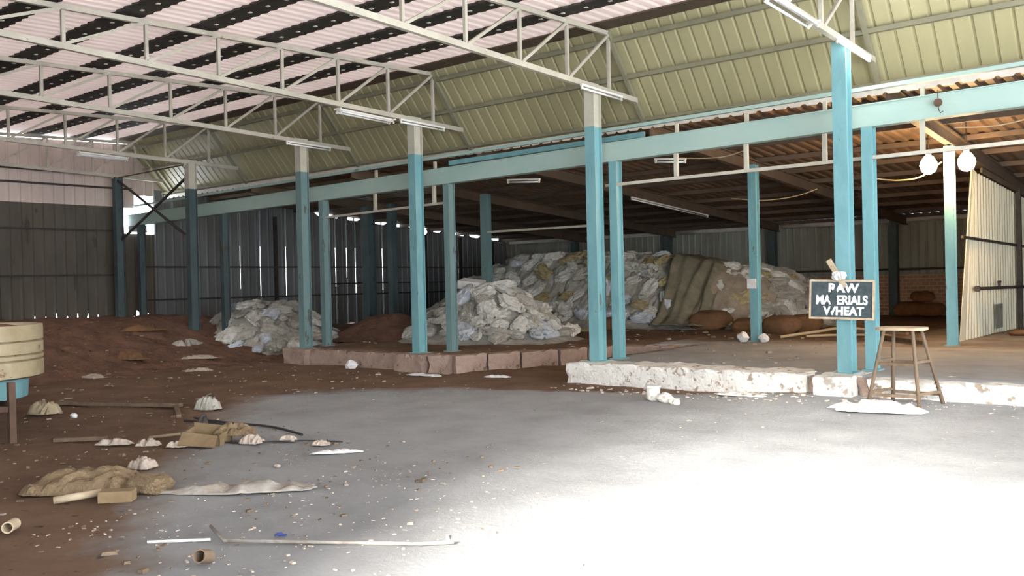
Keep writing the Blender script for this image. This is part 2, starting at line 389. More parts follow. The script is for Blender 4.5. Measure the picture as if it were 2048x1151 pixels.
# back wall
mb = MB()
corr(mb, (XE, YW, 1.2), (1,0,0), 31, (0,0,1), (0,-1,0), .25, .03, top=lambda s: zshed(YW)-1.2-.004, bot=lambda s: 0)
struct(mb.build('wall_back', M['wallback'], solid=.004), 'grey green sheet back wall of the side shed', 'wall')
struct(MB().box(XE, 6, YW-.16, YW-.04, 0, 1.62).build('wall_back', M['brick']), 'bare brick lower part of the back wall', 'wall')
rail((XE+.1, YW-.09, 1.78), (6, YW-.09, 1.78), .07, M['dark'], 'dark rail along the back wall just above the brickwork')
# pale rolled gutter strips between the pillars
for i, (x0, x1) in enumerate(((-24.4,-21.2),(-20.6,-16.9),(-16.4,-12.8),(-12.3,-8.8),(-8.3,-4.9))):
    o = MB().tube([(x0, YW-.13, 3.34), ((x0+x1)/2, YW-.13, 3.35), (x1, YW-.13, 3.34)], [.08,.10,.08], 10).build('rolled_curtain', M['white'], smooth=True)
    tag(o, 'pale rolled sheet under the shed eave, %s from the end wall' % ('first','second','third','fourth','fifth')[i], 'rolled sheet')
for i, x in enumerate((-20.9,-16.66,-12.6,-8.62,-4.6)):
    tag(MB().box(x-.13, x+.13, YW-.42, YW-.17, PL-.02, zshed(YW)-.3).build('wall_pillar', M['teal_dark'], bevel=.01), 'dark teal pillar against the back wall, %s' % ('first from the end wall','behind the high sack heap top','right of the sack heap top','behind the sign column','behind the pale partition')[i], 'pillar')
# shed roof
mb = MB()
d = Vector((0, YW+.25-13.98, zshed(YW+.25)-zshed(13.98)))
corr(mb, (-24.9, 13.98, zshed(13.98)), (1,0,0), 30.9, d, (0,0,1), .25, .035, lv=d.length, k=(0,.15,.45,.6))
struct(mb.build('ceiling', M['shedroof'], solid=.004), 'dark ribbed sheet roof of the side shed', 'roof')
k = 0
for y in (15.4, 17.0, 18.6, 20.2, 21.8, 23.4, 25.0, 26.6, 28.2, 29.4):
    o = MB().beam((-24.7, y, zshed(y)-.06), (6, y, zshed(y)-.06), .07, .1).build('shed_purlin', M['rafter'])
    tag(o, 'dark purlin running along the underside of the shed roof', 'purlin', 'purlins under the shed roof')
for i, x in enumerate((-20.45,-16.4,-12.4,-8.25,-4.16, 0.0)):
    o = MB(); a = Vector((x, 14.0, zshed(14.0)-.24)); b = Vector((x, YW-.2, zshed(YW-.2)-.20))
    o.beam(a, b, .02, .26); o.beam(a+Vector((0,0,.12)), b+Vector((0,0,.12)), .13, .02); o.beam(a-Vector((0,0,.12)), b-Vector((0,0,.12)), .13, .02)
    o = o.build('shed_rafter', M['rafter'])
    tag(o, 'brown I beam rafter under the shed roof, %s' % ('nearest the end wall','over the left part of the sacks','over the high sack heap','ending above the pillar behind the sign','beside the lit bulbs and partition','right of the partition')[i], 'rafter')
# unseen walls: near side with open doorway, right side opening added for sky light
mb = MB(); mb.box(-24.9, -1.25, -5.1, -5, 0, 5.6); mb.box(2.6, 6, -5.1, -5, 0, 5.6); mb.box(-1.25, 2.6, -5.1, -5, 4.85, 5.6)
struct(mb.build('wall_front', M['walllow']), 'unseen near wall of the hall with open doorway', 'wall')
struct(MB().box(6, 6.1, -5, -4, 0, 5.2).box(6, 6.1, 11.5, 30, 0, 5.9).box(6, 6.1, -4, 11.5, 4.9, 5.9).build('wall_right', M['wallup']), 'unseen right end wall of the hall with opening added for sky light', 'wall')
# ------------------------------------------------------------------ roof purlins (dark bands)
for k in range(1, 15):
    y1 = 12.76-1.197*k; y0 = y1-.36
    vs = []; fs = []; st = .11; n = int(30.6/st)
    for i in range(n+1):
        x = -24.7+st*i; t = .035 if i % 2 else 0
        a, b = y0-t, y1+t
        za, zb_ = zroof(a)-.008, zroof(b)-.008
        vs += [(x, a, za-.035), (x, b, zb_-.035), (x, b, zb_), (x, a, za)]
    for i in range(n):
        for j in range(4): fs.append((4*i+j, 4*i+4+j, 4*i+4+(j+1)%4, 4*i+(j+1)%4))
    fs += [(0,1,2,3), (4*n+3,4*n+2,4*n+1,4*n)]
    m = MB().add(vs, fs)
    o = m.build('roof_purlin', M['dark'])
    tag(o, 'dark toothed band crossing under the pale roof sheets', 'purlin', 'dark bands under the hall roof')
    # pale screw caps, one strip per band
    if k < 9:
        s = MB(); ym = (y0+y1)/2
        for i in range(int(30/.44)):
            x = -24.5+.44*i; z = zroof(ym)-.052
            s.box(x-.028, x+.028, ym-.024, ym+.024, z, z+.015)
        c = s.build('screw_cap', M['white'], o); c['kind'] = 'stuff'
# ------------------------------------------------------------------ trusses
def truss(i, x, label):
    t = empty('roof_truss', (x, YA, ZT), label, 'truss')
    ye = 13.6
    b = MB(); b.beam((x, -4.9, zbot(-4.9)+.035), (x, 4, zbot(4)+.035), .07, .085); b.beam((x, 4, zbot(4)+.035), (x, ye, zbot(ye)+.035), .075, .085)
    b.build('bottom_chord', M['cream'], t)
    b = MB(); b.beam((x, -4.9, ztop(-4.9)), (x, 4, ztop(4)), .06, .07); b.beam((x, 4, ztop(4)), (x, 12.76, ztop(12.76)), .06, .07)
    b.build('top_chord', M['cream'], t)
    b = MB(); b.beam((x, 12.72, 5.84), (x, 13.87, 4.44), .07, .07); b.build('raking_rafter', M['olive'], t)
    prev = None
    for k in range(0, 10):
        y = 12.76-1.197*k
        MB().angle((x, y, zbot(y)+.05), (x, y, ztop(y)-.02), .045).build('vertical_strut', M['cream'], t)
        if k: MB().angle((x+.01, y+.03, zbot(y)+.07), (x+.01, y+1.197-.03, ztop(y+1.197)-.03), .04).build('diagonal_strut', M['cream'], t)
    # small welded gusset under the column
    MB().box(x-.006, x+.006, YA-.18, YA+.18, ZT-.04, ZT+.1).build('gusset_plate', M['cream'], t)
names = ['cream steel roof truss standing on the column with the sign','cream steel roof truss on the bright teal column left of the sign','cream steel roof truss carrying the twin tube fixture, on the middle column','cream steel roof truss on the grey teal column over the low kerb end','cream steel roof truss on the dark column in front of the left sack heap','cream steel roof truss nearest the rosy end wall']
for i, x in enumerate(XA): truss(i, x, names[i])
# ------------------------------------------------------------------ columns
def zsoil(x, y):
    a = sst((-17.2-x)/5.2); t = sst((y-3.5)/4.5)
    h = .92*a*t*(1-.0*y)
    h += .10*a*nz(x, y, 1, .9) + .07*sst((-16.5-x)/2)*(nz(x, y, 2, 2.2)+.4) + .05*sst((-16-x)/1.5)*(.5-2*abs(nz(x, y, 3, 3.5))) + .03*sst((-16-x)/1.5)*nz(x, y, 3, 9)
    if y > 13: h *= 1-.25*sst((y-13)/2)
    return min(h, 1.02) - .015
def hcol(name, x, y, z0, z1, wx, wy, m, label, head=None, plate=True):
    t = empty(name, (x, y, z0), label, 'column')
    zt = head or z1
    def sec(za, zb_):
        b = MB(); tf = .012
        b.box(x-wx/2, x+wx/2, y-wy/2, y-wy/2+tf, za, zb_); b.box(x-wx/2, x+wx/2, y+wy/2-tf, y+wy/2, za, zb_)
        b.box(x+wx*.18, x+wx*.18+.01, y-wy/2+tf, y+wy/2-tf, za, zb_); b.box(x-wx*.18-.01, x-wx*.18, y-wy/2+tf, y+wy/2-tf, za, zb_)
        return b
    sec(z0, zt).build('shaft', m, t, bevel=.002)
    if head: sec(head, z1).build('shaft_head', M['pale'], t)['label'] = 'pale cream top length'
    if plate: MB().box(x-wx/2-.04, x+wx/2+.04, y-wy/2-.04, y+wy/2+.04, z0-.01, z0+.018).build('base_plate', m, t)
    return t
W1, W2 = .19, .22
AL = ['bright teal steel column that carries the raw materials sign','bright teal steel column at the left end of the whitewashed plinth','teal steel column standing on the pink block in mid picture','grey teal steel column at the left end of the low kerb','dark steel column rising from the soil heap before the left sacks','dark steel column in front of the end wall with crossed rods']
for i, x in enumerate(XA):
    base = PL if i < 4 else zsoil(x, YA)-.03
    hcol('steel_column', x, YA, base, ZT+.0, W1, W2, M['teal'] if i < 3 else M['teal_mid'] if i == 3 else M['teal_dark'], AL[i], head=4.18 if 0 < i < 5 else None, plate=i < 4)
BX = [(-4.05,12.78),(-8.23,12.80),(-12.10,12.80),(-15.95,12.80),(-19.9,12.80),(-24.0,12.80)]
BLb = ['teal girder column half hidden behind the sign column','pale teal girder column just behind the plinth end column','teal girder column right of the mid picture column','grey teal girder column close behind the low kerb end column','dark girder column standing behind the left sack heap','dark girder column closest to the end wall']
def zg(x): return 3.66 + .010*(x+8.2)       # girder underside
for i, (x, y) in enumerate(BX):
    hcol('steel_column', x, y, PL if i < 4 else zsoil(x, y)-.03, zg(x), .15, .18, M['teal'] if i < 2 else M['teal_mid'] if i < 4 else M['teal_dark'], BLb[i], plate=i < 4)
CX = [(-4.16,17.6,.16),(-7.84,17.4,.17),(-11.75,17.5,.2),(-15.25,17.5,.2),(-18.8,17.5,.2),(-19.85,17.55,.28)]
CLb = ['teal shed column with the lit bulbs at its top','blue teal shed column with a white label and white stones at its foot','dark blue shed column seen between the two bright columns','grey teal shed column rising out of the middle sack heap','dark slim shed column right of the wide dark one','wide dark shed column in front of the grey end wall']
for i, (x, y, wd) in enumerate(CX):
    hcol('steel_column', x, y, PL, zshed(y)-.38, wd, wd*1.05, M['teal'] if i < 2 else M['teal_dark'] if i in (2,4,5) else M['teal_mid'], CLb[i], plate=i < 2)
# ------------------------------------------------------------------ girder
g = empty('teal_girder', (-10, YB, 3.7), 'long pale teal box girder running above the side shed opening', 'girder')
seg = [6, -4.05, -7.0, -10.6, -14.2, -18.0, -21.5, -24.6]
for a, b in zip(seg, seg[1:]):
    m = MB(); za, zb_ = zg(a), zg(b)
    for (dy0, dy1, h0, h1) in ((-.07,-.055,0,.32),(.055,.07,0,.32),(-.09,.09,0,.014),(-.09,.09,.306,.32)):
        m.add([(a,YB+dy0,za+h0),(b,YB+dy0,zb_+h0),(b,YB+dy1,zb_+h0),(a,YB+dy1,za+h0),(a,YB+dy0,za+h1),(b,YB+dy0,zb_+h1),(b,YB+dy1,zb_+h1),(a,YB+dy1,za+h1)],
              [(0,1,2,3),(4,7,6,5),(0,4,5,1),(1,5,6,2),(2,6,7,3),(3,7,4,0)])
    m.build('girder_length', M['girder'], g)
# eave beam above girder
tag(MB().beam((6, YB+.12, 4.22+.14), (-24.6, YB+.12, 4.03+.05), .07, .055).build('eave_beam', M['girder']), 'thin pale steel beam just above the long girder', 'beam')
for i, x in enumerate((-3.35,-4.67,-5.87,-7.07)):
    t = empty('hanger_post', (x, YB, 3.3), 'pale hanger post under the girder, %s of four on the right' % ('rightmost','second from right','third from right','leftmost')[i], 'post')
    MB().box(x-.03, x+.03, YB-.03, YB+.03, 3.30, zg(x)).build('lower_length', M['pale'], t)
    MB().box(x-.025, x+.025, YB+.02, YB+.07, zg(x)+.32, 4.16).build('upper_length', M['pale'], t)
for i, x in enumerate((-12.5,-14.24)):
    t = empty('hanger_post', (x, YB, 3.3), 'pale hanger post %s the mid picture teal column' % ('just right of','left of')[i], 'post')
    MB().box(x-.03, x+.03, YB-.03, YB+.03, 3.25, zg(x)).build('lower_length', M['pale'], t)
    MB().box(x-.025, x+.025, YB+.02, YB+.07, zg(x)+.32, 4.10).build('upper_length', M['pale'], t)
tag(MB().beam((6, YB, 3.31), (-8.42, YB, 3.27), .05, .05).build('hanging_rail', M['cream']), 'pale rail hung below the girder, right of the plinth end column', 'rail')
tag(MB().beam((-12.1, YB, 3.26), (-15.9, YB, 3.20), .045, .045).build('hanging_rail', M['cream']), 'grey rail hung below the girder in mid picture', 'rail')
tag(MB().beam((-11.9, YC, 2.95), (-15.2, YC, 2.97), .05, .05).build('hanging_rail', M['pale']), 'thin grey rail between the shed columns above the sack heap', 'rail')
# knee struts at roof level behind A3
tag(MB().beam((-8.0, 13.4, 4.16), (-12.2, 12.95, 4.05), .06, .09).build('knee_beam', M['teal']), 'short teal beam tucked above the girder left of the plinth end column', 'beam')
# hook on girder
h = empty('hanging_pulley', (-3.12, YB-.12, 3.9), 'small rusty pulley hanging in front of the girder right of the sign', 'pulley')
MB().lathe((0,0,0), [(.01,-.02),(.05,-.02),(.055,0),(.05,.02),(.01,.02)], 14).build('wheel', M['steel'], None)
wh = COL.objects['wheel']; wh.parent = h; wh.rotation_euler = (math.pi/2, 0, 0); wh.location = (0,0,0)
q = MB().tube([(0,0,.17),(0,0,.06)], .006, 6); q.tube([(0,0,-.04),(.01,0,-.1),(.03,0,-.14),(.06,0,-.12)], .007, 6)
o = q.build('hook', M['steel']); o.parent = h
# ------------------------------------------------------------------ rods between the last columns
def rod(a, b, r, lab, m='dark'):
    o = MB().tube([a, b], r, 8).build('brace_rod', M[m]); tag(o, lab, 'brace'); return o
rod((-24.1, YA-.02, 4.72), (-20.6, YA-.1, 3.05), .035, 'dark brace falling to the right between the two leftmost columns')
rod((-20.5, YA+.1, 4.65), (-24.0, YA+.0, 3.08), .035, 'dark brace rising to the right between the two leftmost columns')
rod((-24.1, YA, 4.80), (-20.5, YA, 4.82), .018, 'thin rod joining the tops of the two leftmost columns', 'steel')
# torn pale sheet in the bright gap
m = MB(); vs = []; fs = []
for i in range(9):
    for j in range(7):
        y = 12.75+.07*i; z = 3.34+.07*j; vs.append((XE+.12+.05*nz(y*3, z*3), y+.05*nz(z*5), z*1-(.02*i if j > 3 else 0)))
for i in range(8):
    for j in range(6):
        if (i+j) > 9: continue
        fs.append((i*7+j, i*7+j+1, i*7+j+8, i*7+j+7))
tag(m.add(vs, fs).build('torn_sheet', M['sb'], solid=.004), 'torn bluish plastic flap in the bright gap beside the end wall column', 'plastic sheet')
# ------------------------------------------------------------------ tube lights
def batten(p0, p1, label, twin=False, lit=False, drop=.0):
    p0 = Vector(p0); p1 = Vector(p1); t = empty('tube_light', (p0+p1)/2, label, 'lamp')
    d = (p1-p0).normalized(); sx = d.cross(Vector((0,0,1))).normalized()
    MB().beam(p0, p1, .05, .035).build('batten', M['lampwhite'], t, bevel=.004)
    for s in ((-.07,.07) if twin else (0,)):
        off = sx*s + Vector((0,0,-.05))
        MB().tube([p0+d*.04+off, p1-d*.04+off], .017, 10).build('tube', M['tube_on'] if lit else M['tube_off'], t, smooth=True)
        for p in (p0, p1): 
            q = p + (d if p == p0 else -d)*.02
            MB().beam(q+Vector((0,0,.0)), q+off+Vector((0,0,-.02)), .03, .03, up=(1,0,0)).build('end_cap', M['lampwhite'], t)
    if twin:
        MB().beam(p0-sx*.09, p0+sx*.09, .02, .03).build('cross_bar', M['lampwhite'], t); MB().beam(p1-sx*.09, p1+sx*.09, .02, .03).build('cross_bar', M['lampwhite'], t)
    if lit:
        L_ = bpy.data.lights.new('tube glow', 'POINT'); L_.energy = 25; L_.shadow_soft_size = .3; L_.color = (1,.97,.9)
        lo = bpy.data.objects.new('tube glow', L_); COL.objects.link(lo); lo.parent = t; lo.location = Vector((0,0,-.15))
    return t
def zc(y): return zbot(y)-.03
batten((XA[2], 10.35, zc(10.35)-.02), (XA[2], 11.65, zc(11.65)-.02), 'twin tube light hanging under the truss on the middle column', twin=True)
batten((XA[0]+.1, 9.7, zc(9.7)-.01), (XA[0]+.1, 11.0, zc(11)-.01), 'twin tube light under the truss above the sign column', twin=True)
batten((XA[0]+.14, 11.75, zc(12)-.02), (XA[0]+.14, 13.0, zc(13)-.04), 'glowing tube light at the head of the sign column', lit=True)
batten((XA[1]+.12, 11.75, zc(12)-.0), (XA[1]+.12, 12.95, zc(13)-.0), 'unlit tube light at the head of the plinth end column')
batten((XA[2]+.12, 11.75, zc(12)-.0), (XA[2]+.12, 12.95, zc(13)-.0), 'unlit tube light at the head of the middle column')
batten((XA[3]+.12, 11.75, zc(12)-.0), (XA[3]+.12, 12.95, zc(13)-.0), 'unlit tube light at the head of the low kerb end column')
batten((XA[4], 9.45, zc(9.45)-.02), (XA[4], 10.6, zc(10.6)-.02), 'twin tube light under the truss in front of the rosy wall', twin=True)
batten((-11.59, 14.0, 3.74), (-10.76, 14.0, 3.68), 'white tube light under the dark shed roof left of the plinth end column', lit=False)
batten((-8.16, 14.0, 3.80), (-7.54, 14.0, 3.74), 'small white tube light under the shed roof right of the plinth end column')
for i, (x, y) in enumerate(((-12.3,21.5),)):
    batten((x-.02, y-1.6, zshed(y-1.6)-.38), (x, y+2.6, zshed(y+2.6)-.38), 'long thin conduit light under the dark shed roof')
# bulbs
def bulb(p, label, r=.07, pw=60, soft=.12):
    t = empty('bare_bulb', p, label, 'lamp')
    prof = [(.2*r,.0),(.55*r,-.25*r),(.95*r,-.9*r),(r,-1.3*r),(.8*r,-1.95*r),(.4*r,-2.25*r),(.05*r,-2.35*r)]
    MB().lathe(p, prof, 16).build('glass', M['bulb'], t, smooth=True)
    MB().tube([(p[0],p[1],p[2]+.5*r),(p[0],p[1],zshed(p[1])-.02)], .008, 6).build('cord', M['black'], t)
    MB().lathe(p, [(.2*r,.6*r),(.32*r,.55*r),(.32*r,.0),(.2*r,-.02)], 12).build('holder', M['lampwhite'], t)
    L_ = bpy.data.lights.new('bulb glow', 'POINT'); L_.energy = pw; L_.shadow_soft_size = soft; L_.color = (1,.56,.22)
    lo = bpy.data.objects.new('bulb glow', L_); COL.objects.link(lo); lo.parent = t; lo.location = Vector((0,0,-r*1.2-.25))
bulb((-4.46, 17.40, 3.80), 'glaring bulb left of the head of the right shed column', .15, 190)
bulb((-3.84, 17.45, 3.80), 'glaring bulb right of the head of the right shed column', .15, 190)
M['bulbw'] = mat('cool lit bulb', (1,1,1), None, emit=(.9,1,1), es=25)
for i, (x, y, z) in enumerate(((-21.6,19.0,3.55),(-19.2,19.2,3.3))):
    t = empty('bare_bulb', (x, y, z), ('small cool bulb glowing before the grey end wall','small cool bulb glowing beside the mid picture column')[i], 'lamp')
    MB().lathe((x, y, z), [(.02,.05),(.03,.03),(.07,-.04),(.075,-.09),(.04,-.13),(.01,-.14)], 14).build('glass', M['bulbw'], t, smooth=True)
    MB().tube([(x,y,z+.1),(x,y,zshed(y)-.02)], .008, 6).build('cord', M['black'], t)
    MB().lathe((x, y, z), [(.018,.12),(.02,.11),(.02,.04)], 10).build('holder', M['lampwhite'], t)
# cables
def cable(pts, r, m, lab):
    P = [Vector(p) for p in pts]; out = []
    for i in range(len(P)-1):
        p0 = P[max(i-1,0)]; p1 = P[i]; p2 = P[i+1]; p3 = P[min(i+2,len(P)-1)]
        for k_ in range(8):
            t = k_/8; out.append(.5*((2*p1)+(p2-p0)*t+(2*p0-5*p1+4*p2-p3)*t*t+(-p0+3*p1-3*p2+p3)*t**3))
    out.append(P[-1])
    o = MB().tube(out, r, 6).build('cable', M[m], smooth=True); tag(o, lab, 'cable'); return o
cable([(-5.45,17.2,3.46),(-5.0,17.3,3.38),(-4.6,17.4,3.42),(-4.25,17.45,3.66)], .014, 'cable', 'orange lit cable sagging to the bulbs from behind the sign column')
cable([(-8.9,18.6,3.42),(-8.2,18.7,3.33),(-7.5,18.7,3.36),(-7.0,18.7,3.48)], .012, 'cable', 'pale cable sagging under the dark shed roof behind the labelled column')
cable([(-3.05,13.2,3.62),(-2.5,13.3,3.60),(-1.9,13.3,3.70)], .010, 'cable', 'thin cable under the girder at the right edge')
cable([(-7.07,12.83,3.60),(-6.4,12.95,3.55),(-5.87,12.83,3.60)], .008, 'cable', 'thin pink lit cable beneath the girder left of the sign column')
# ------------------------------------------------------------------ partition on the right
PX0, PY0, PX1, PY1 = -4.32, 19.0, -4.02, 27.5
pd = Vector((PX1-PX0, PY1-PY0, 0)); 
m = MB()
vs_ = lambda s: zshed(PY0+s)-PL-.42
m2 = corr(MB(), (PX0, PY0, PL-.05), pd, pd.length, (0,0,1), (1,-.03,0), .22, .03, top=vs_, bot=lambda s: 0)
# slanted leading edge
m2.v[0] = (PX0, PY0-.25, PL-.05); m2.v[1] = (PX0, PY0+.95, zshed(PY0+.95)-.45)
m2.v[3] = (m2.v[3][0], PY0+.97, m2.v[3][2]); m2.v[5] = (m2.v[5][0], PY0+.99, m2.v[5][2]); m2.v[7] = (m2.v[7][0], PY0+1.0, m2.v[7][2])
for i_ in range(9, 39, 2):
    if m2.v[i_][1] < PY0+1.0+i_*.002: m2.v[i_] = (m2.v[i_][0], PY0+1.0+i_*.002, m2.v[i_][2])
struct(m2.build('wall_partition', M['part'], solid=.004), 'pale yellow sheet partition at the right of the shed', 'wall')
def onp(y, off=.06): return PX0 + (PX1-PX0)*(y-PY0)/(PY1-PY0)+off
tag(MB().beam((onp(18.9), 18.9, 2.34), (onp(27), 27, 2.16), .05, .05).build('partition_rail', M['dark']), 'upper rail across the pale partition', 'rail')
tag(MB().beam((onp(20.2,.1), 20.2, zshed(20.2)-.42), (onp(27,.1), 27, zshed(27)-.42), .05, .09).build('partition_rail', M['rafter']), 'sloping top rail of the pale partition', 'rail')
tag(MB().box(onp(23.3)-.0, onp(23.3)+.1, 23.25, 23.37, PL, 3.55).build('partition_post', M['dark']), 'dark post standing against the pale partition', 'post')
pp = empty('water_pipe', (onp(19.7,.15), 19.7, 1.3), 'dark pipe with a valve across the pale partition', 'pipe')
MB().tube([(onp(19.6,.14),19.6,1.32),(onp(22,.14),22,1.30),(onp(27,.14),27,1.24)], .035, 10).build('pipe', M['dark'], pp)
MB().tube([(onp(19.55,.14),19.52,1.32),(onp(19.6,.14),19.64,1.32)], .06, 10).build('pipe_cap', M['dark'], pp)
MB().tube([(onp(21.3,.14),21.3,1.30),(onp(21.3,.14),21.3,1.43)], .03, 8).tube([(onp(21.3,.14),21.2,1.43),(onp(21.3,.14),21.42,1.43)], .025, 8).build('valve', M['dark'], pp)
cb = empty('metal_cabinet', (-3.75, 24.3, PL), 'blue grey metal cabinet by the partition at the right edge', 'cabinet')
MB().box(-3.93, -3.45, 23.9, 24.6, PL+.06, 1.25).build('body', M['bluebox'], cb, bevel=.01)
MB().box(-3.45, -3.435, 23.95, 24.55, PL+.1, 1.2).build('door', M['bluebox'], cb)
MB().box(-3.9, -3.48, 23.95, 24.55, PL-.01, PL+.07).build('foot_frame', M['dark'], cb)
tag(MB().box(onp(21.6,.05), onp(21.6,.056), 21.3, 22.0, PL+.1, .95).build('wall_shade', mat('grey shade panel', (.20,.21,.18), (.27,.27,.23), 4)), 'grey shade panel on the lower partition', 'patch')  # grey panel laid on as the shade low on the partition
# ------------------------------------------------------------------ masonry plinths
def block(name, x0, x1, y0, y1, z0, z1, m, label, cat, rough=.012, st=.09, skew=0):
    b = MB(); nx = max(2, int((x1-x0)/st)); nz_ = max(2, int((z1-z0)/.07)); ny = max(2, int((y1-y0)/.09))
    bm = bmesh.new(); bmesh.ops.create_cube(bm, size=1)
    bmesh.ops.subdivide_edges(bm, edges=[e for e in bm.edges if abs((e.verts[0].co-e.verts[1].co).x) > .5], cuts=min(nx, 90))
    bmesh.ops.subdivide_edges(bm, edges=[e for e in bm.edges if abs((e.verts[0].co-e.verts[1].co).z) > .5], cuts=nz_)
    bmesh.ops.subdivide_edges(bm, edges=[e for e in bm.edges if abs((e.verts[0].co-e.verts[1].co).y) > .5], cuts=ny)
    cx, cy, cz = (x0+x1)/2, (y0+y1)/2, (z0+z1)/2
    for v in bm.verts:
        p = Vector((cx+v.co.x*(x1-x0), cy+v.co.y*(y1-y0)+skew*v.co.x, cz+v.co.z*(z1-z0)))
        e = sum(1 for c in v.co if abs(abs(c)-.5) < 1e-4)
        am = rough*(1 + (e >= 2)*1.5)
        n = Vector((nz(*p, 5), nz(p.x+9, p.y, p.z, 5), nz(p.x, p.y+7, p.z, 5)))
        if e >= 2: p -= (p-Vector((p.x, cy, cz))).normalized()*am*max(0, nz(p.x, p.y, p.z, 9)*2)
        v.co = p + n*am
    me = bpy.data.meshes.new(name); bm.to_mesh(me); bm.free(); me.materials.append(m)
    o = bpy.data.objects.new(name, me); COL.objects.link(o); return tag(o, label, cat)
block('plinth', -8.62, -4.62, 11.80, 12.5, -.05, PL+.005, M['lime'], 'long whitewashed plinth wall between the two bright teal columns', 'plinth', .016)
block('plinth_block', -4.47, -3.97, 11.62, 12.5, -.05, PL+.01, M['lime'], 'whitewashed block under the sign column, projecting from the plinth', 'plinth', .010)
block('plinth', -3.80, 5.9, 11.80, 12.4, -.05, PL-.02, M['lime'], 'whitewashed plinth wall behind the stool running to the right edge', 'plinth', .018)
block('plinth', -4.60, -4.48, 11.84, 12.4, -.03, PL-.01, M['kerb'], 'dark broken piece left of the whitewashed block', 'plinth', .02)
block('plinth', -3.96, -3.81, 11.84, 12.4, -.03, PL-.02, M['kerb'], 'dark broken piece right of the whitewashed block', 'plinth', .02)
block('kerb', -16.35, -15.6, 11.9, 12.5, -.05, PL+.0, M['kerb'], 'pinkish block under the column at the left kerb end', 'kerb', .012)
block('kerb', -15.58, -12.75, 12.02, 12.45, -.05, PL-.01, M['kerb'], 'long pinkish kerb wall left of the mid picture column', 'kerb', .016)
block('kerb', -12.73, -11.98, 11.82, 12.55, -.05, PL+.005, M['kerb'], 'pinkish block with dark marks under the mid picture column', 'kerb', .012)
kp = [(-11.94,12.02),(-11.5,12.15),(-11.25,12.8),(-10.95,13.45),(-10.6,14.2),(-10.4,14.9),(-10.1,15.6),(-9.3,16.05),(-8.55,16.35)]
kl = ['right beside the mid picture block','second from the mid picture block','third from the mid picture block','fourth from the mid picture block','fifth from the mid picture block','sixth from the mid picture block','at the bend, next to the last','farthest back, touching the side kerb']
for i, (a, b) in enumerate(zip(kp, kp[1:])):
    a = Vector((*a, 0)); b = Vector((*b, 0)); L_ = (b-a).length
    o = block('kerb_stone', -L_/2+.02, L_/2-.02, -.13, .13, -.05, PL+.0-.004*i, M['kerb'], 'pinkish kerb stone at the sunken bay, '+kl[i], 'kerb stone', .014)
    o.location = ((a+b)/2); o.rotation_euler.z = math.atan2(b.y-a.y, b.x-a.x)
block('kerb', -8.62, -8.40, 12.52, 16.3, -.05, PL-.01, M['kerb'], 'kerb wall running back beside the sunken bay behind the plinth end column', 'kerb', .012)
# ------------------------------------------------------------------ soil heap, left
so = grid('soil_heap', -24.7, -15.8, 3.5, 16.2, .08, zsoil, M['soil']); tag(so, 'reddish brown soil heap banked against the far end wall', 'soil heap')
def heap_mesh(name, x0, x1, y0, y1, st, hf, base, m, label, cat, kind=None, bump=.12):
    def zf(x, y): 
        h = hf(x, y)
        return base + h + (bump*(.6-2*abs(nz(x, y, 4, 1.9)))+bump*.7*(.4-1.6*abs(nz(x, y, 7, 4.5)))+.3*bump*nz(x, y, 2, 12))*min(1, h*3) if h > 0 else base-.04
    o = grid(name, x0, x1, y0, y1, st, zf, m, None, lambda x, y: hf(x, y) > -.0 , smooth=False)
    return tag(o, label, cat, kind=kind)
def H1(x, y):
    r = lerp(x, [(-22.5,0),(-21,.8),(-19.5,1.5),(-18,1.98),(-15,1.95),(-12.6,1.80),(-11.2,1.5),(-10.2,1.32),(-9.5,1.0),(-8.9,.45),(-8.3,0)])
    fr = lerp(x, [(-20,20.2),(-14,20.2),(-11,20.8),(-9,22.2)])
    return r*sst((y-fr)/2.1+.05)*(1-sst((y-25)/2.5))
def H2(x, y):
    d = math.sqrt(((x+13.9)/2.5)**2+((y-15.9)/1.9)**2); return (1.08+.15*nz(x, y, 0, .9))*(1-sst(d*1.15-.15)) 
def H3(x, y):
    d = math.sqrt(((x+20.0)/3.1)**2+((y-14.0)/2.1)**2); return (1.12+.15*nz(x, y, 0, .9))*(1-sst(d*1.25-.25))
def H4(x, y):
    d = math.sqrt(((x+16.9)/2.0)**2+((y-15.6)/1.6)**2); return .62*(1-sst(d*.95))
heap_mesh('sack_heap', -22.5, -8.2, 20, 27.5, .09, H1, PL, M['sg'], 'great mass of crushed grey sacks under the loose ones, back of the shed', 'sack heap', 'stuff')
heap_mesh('sack_heap', -16.2, -11.2, 14, 17.9, .07, H2, PL, M['sg'], 'mass of crushed sacks under the loose ones, middle heap by the kerb', 'sack heap', 'stuff')
heap_mesh('sack_heap', -23, -17.2, 12, 16, .07, H3, .0, M['sg'], 'mass of crushed sacks under the loose ones, left heap', 'sack heap', 'stuff')
heap_mesh('soil_heap', -18.9, -14.9, 14, 17.2, .12, H4, PL-.02, M['soil'], 'low dark soil heap on the shed floor before the wide dark column', 'soil heap', None, .06)
